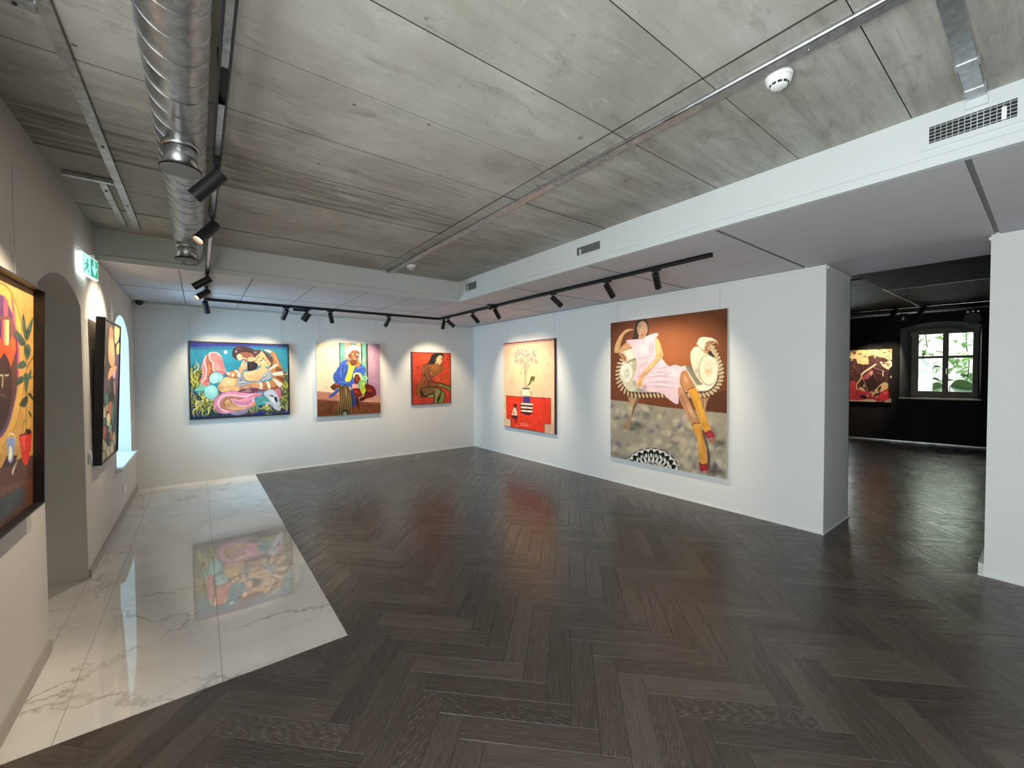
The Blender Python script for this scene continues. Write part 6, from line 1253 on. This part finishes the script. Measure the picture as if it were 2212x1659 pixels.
# ================================================================== COURTYARD BEHIND THE FAR WINDOW
M_STUCCO = mk_wall('courtyard_limewash', (0.80, 0.81, 0.76), 0.1)
cw = obj('wall_courtyard', bx(16.2, 16.4, -3.5, 7.0, 0.2, 6.0), M_STUCCO); structure(cw, 'sunlit white courtyard wall seen through the far window', 'wall')
gd = obj('ground_courtyard', bx(12.95, 16.2, -3.5, 7.0, 0.1, 0.2), simple('courtyard_paving', (0.5, 0.49, 0.45), 0.8)); structure(gd, 'pale courtyard ground outside the far window', 'ground')
for k in range(9):
    z = 0.55+k*0.35; obj('joint', bx(16.192, 16.2, -3.5, 7.0, z, z+0.012), simple('wall_joint', (0.55, 0.52, 0.46), 0.8) if k == 0 else bpy.data.materials['wall_joint'], cw)
def leaf_mat(name, c):
    t = NT(name); n_ = t.noise(t.coord(), 8, 3)
    t.L(t.ramp(n_, [(0.3, tuple(v*0.75 for v in c)), (0.7, c)]), t.b.inputs['Base Color']); t.b.inputs['Roughness'].default_value = 0.4
    return t.m
M_LEAF, M_LEAFL, M_STEM = leaf_mat('deep_green_leaf', (0.06, 0.17, 0.04)), leaf_mat('light_green_leaf', (0.24, 0.42, 0.15)), leaf_mat('plant_stem', (0.13, 0.18, 0.09))
def leaf(bm, base, d, up, L, Wd, droop=0.25, n=6):
    base, d, up = Vector(base), Vector(d).normalized(), Vector(up); side = d.cross(up).normalized(); up = side.cross(d).normalized()
    rows = []
    for i in range(n+1):
        t = i/n; w = Wd*0.5*math.sin(math.pi*(t**0.75))**0.9+0.001; c = base+d*(L*t)-Vector((0, 0, 1))*(droop*L*t*t)
        rows.append([bm.verts.new(c-side*w+up*w*0.25), bm.verts.new(c), bm.verts.new(c+side*w+up*w*0.25)])
    for a, b in zip(rows, rows[1:]):
        bm.faces.new([a[0], a[1], b[1], b[0]]); bm.faces.new([a[1], a[2], b[2], b[1]])
    return bm
# broad leaved plants right outside the glass
def broad_plant(s, off, label, leaves):
    b = farp(s, off, 0.2); rt = empty('broad_leaf_plant', b, label, 'plant', 'plants outside the far window')
    for (s2, off2, z2, dirv, L, Wd, dr) in leaves:
        e = farp(s2, off2, z2); mid = (b+e)/2+Vector((0, 0, 0.12)); st = obj('stem', path_tube(bmesh.new(), [b, mid, e], 0.009, 8), M_STEM, rt)
        dd = FD*dirv[0]+FN*dirv[1]+Vector((0, 0, dirv[2]))
        obj('leaf', leaf(bmesh.new(), e, dd, -FN*0.85+Vector((0, 0, 0.5)), L, Wd, dr), M_LEAF, st)
broad_plant(1.75, 1.0, 'broad dark green leaves at the bottom of the right casement', [(1.70, 0.80, 1.22, (1, -0.2, 0.05), 0.46, 0.34, 0.25), (1.62, 0.85, 1.20, (-0.9, -0.2, 0.0), 0.30, 0.26, 0.3), (1.66, 0.9, 1.33, (0.6, 0.3, 0.25), 0.16, 0.10, 0.3)])
broad_plant(1.42, 1.25, 'tall stemmed plant in the lower left pane of the far window', [(1.36, 1.05, 1.46, (-0.8, -0.3, 0.0), 0.24, 0.20, 0.3), (1.40, 1.1, 1.52, (-0.9, 0.1, 0.15), 0.34, 0.16, 0.35), (1.42, 1.1, 1.38, (0.7, 0.2, -0.1), 0.18, 0.11, 0.3), (1.40, 1.15, 1.62, (-0.5, 0.1, 0.75), 0.34, 0.09, -0.1), (1.44, 1.15, 1.66, (0.9, 0.1, 0.1), 0.16, 0.08, 0.3)])
# light green climbers against the courtyard wall
def climber(y, z0, z1, label, seed):
    rg = random.Random(seed); rt = empty('climbing_shrub', (15.55, y, 0.2), label, 'shrub', 'climbers on the courtyard wall')
    pts = [(15.55, y, 0.2)]; z = 0.6
    while z < z1: pts.append((15.55+rg.uniform(-.05, .05), y+rg.uniform(-.1, .1), z)); z += 0.4
    obj('stem', path_tube(bmesh.new(), pts, 0.014, 8), M_STEM, rt); lm = []
    for i in range(4):
        bm = bmesh.new(); leaf(bm, (0, 0, 0), (1, 0, 0), (0, 0, 1), 0.15+0.03*i, 0.085+0.02*i, 0.3, 4); me = bpy.data.meshes.new('leaf'); bm.to_mesh(me); bm.free(); me.materials.append(M_LEAFL); lm.append(me)
    for i in range(150):
        z = rg.uniform(z0, z1); k = 1-abs(2*(z-z0)/(z1-z0)-1)**2
        o = bpy.data.objects.new('leaf', rg.choice(lm)); COL.objects.link(o); o.parent = rt
        o.location = (rg.uniform(-0.25, 0.15), max(-.3, min(.3, rg.gauss(0, 0.08+0.12*k))), z-0.2); o.rotation_euler = (rg.uniform(-.6, .6), rg.uniform(-.3, .9), rg.uniform(0, 6.28))
climber(2.10, 1.3, 3.6, 'light green climber behind the left casement of the far window', 3)
climber(1.35, 1.2, 3.5, 'light green climber behind the right casement of the far window', 8)
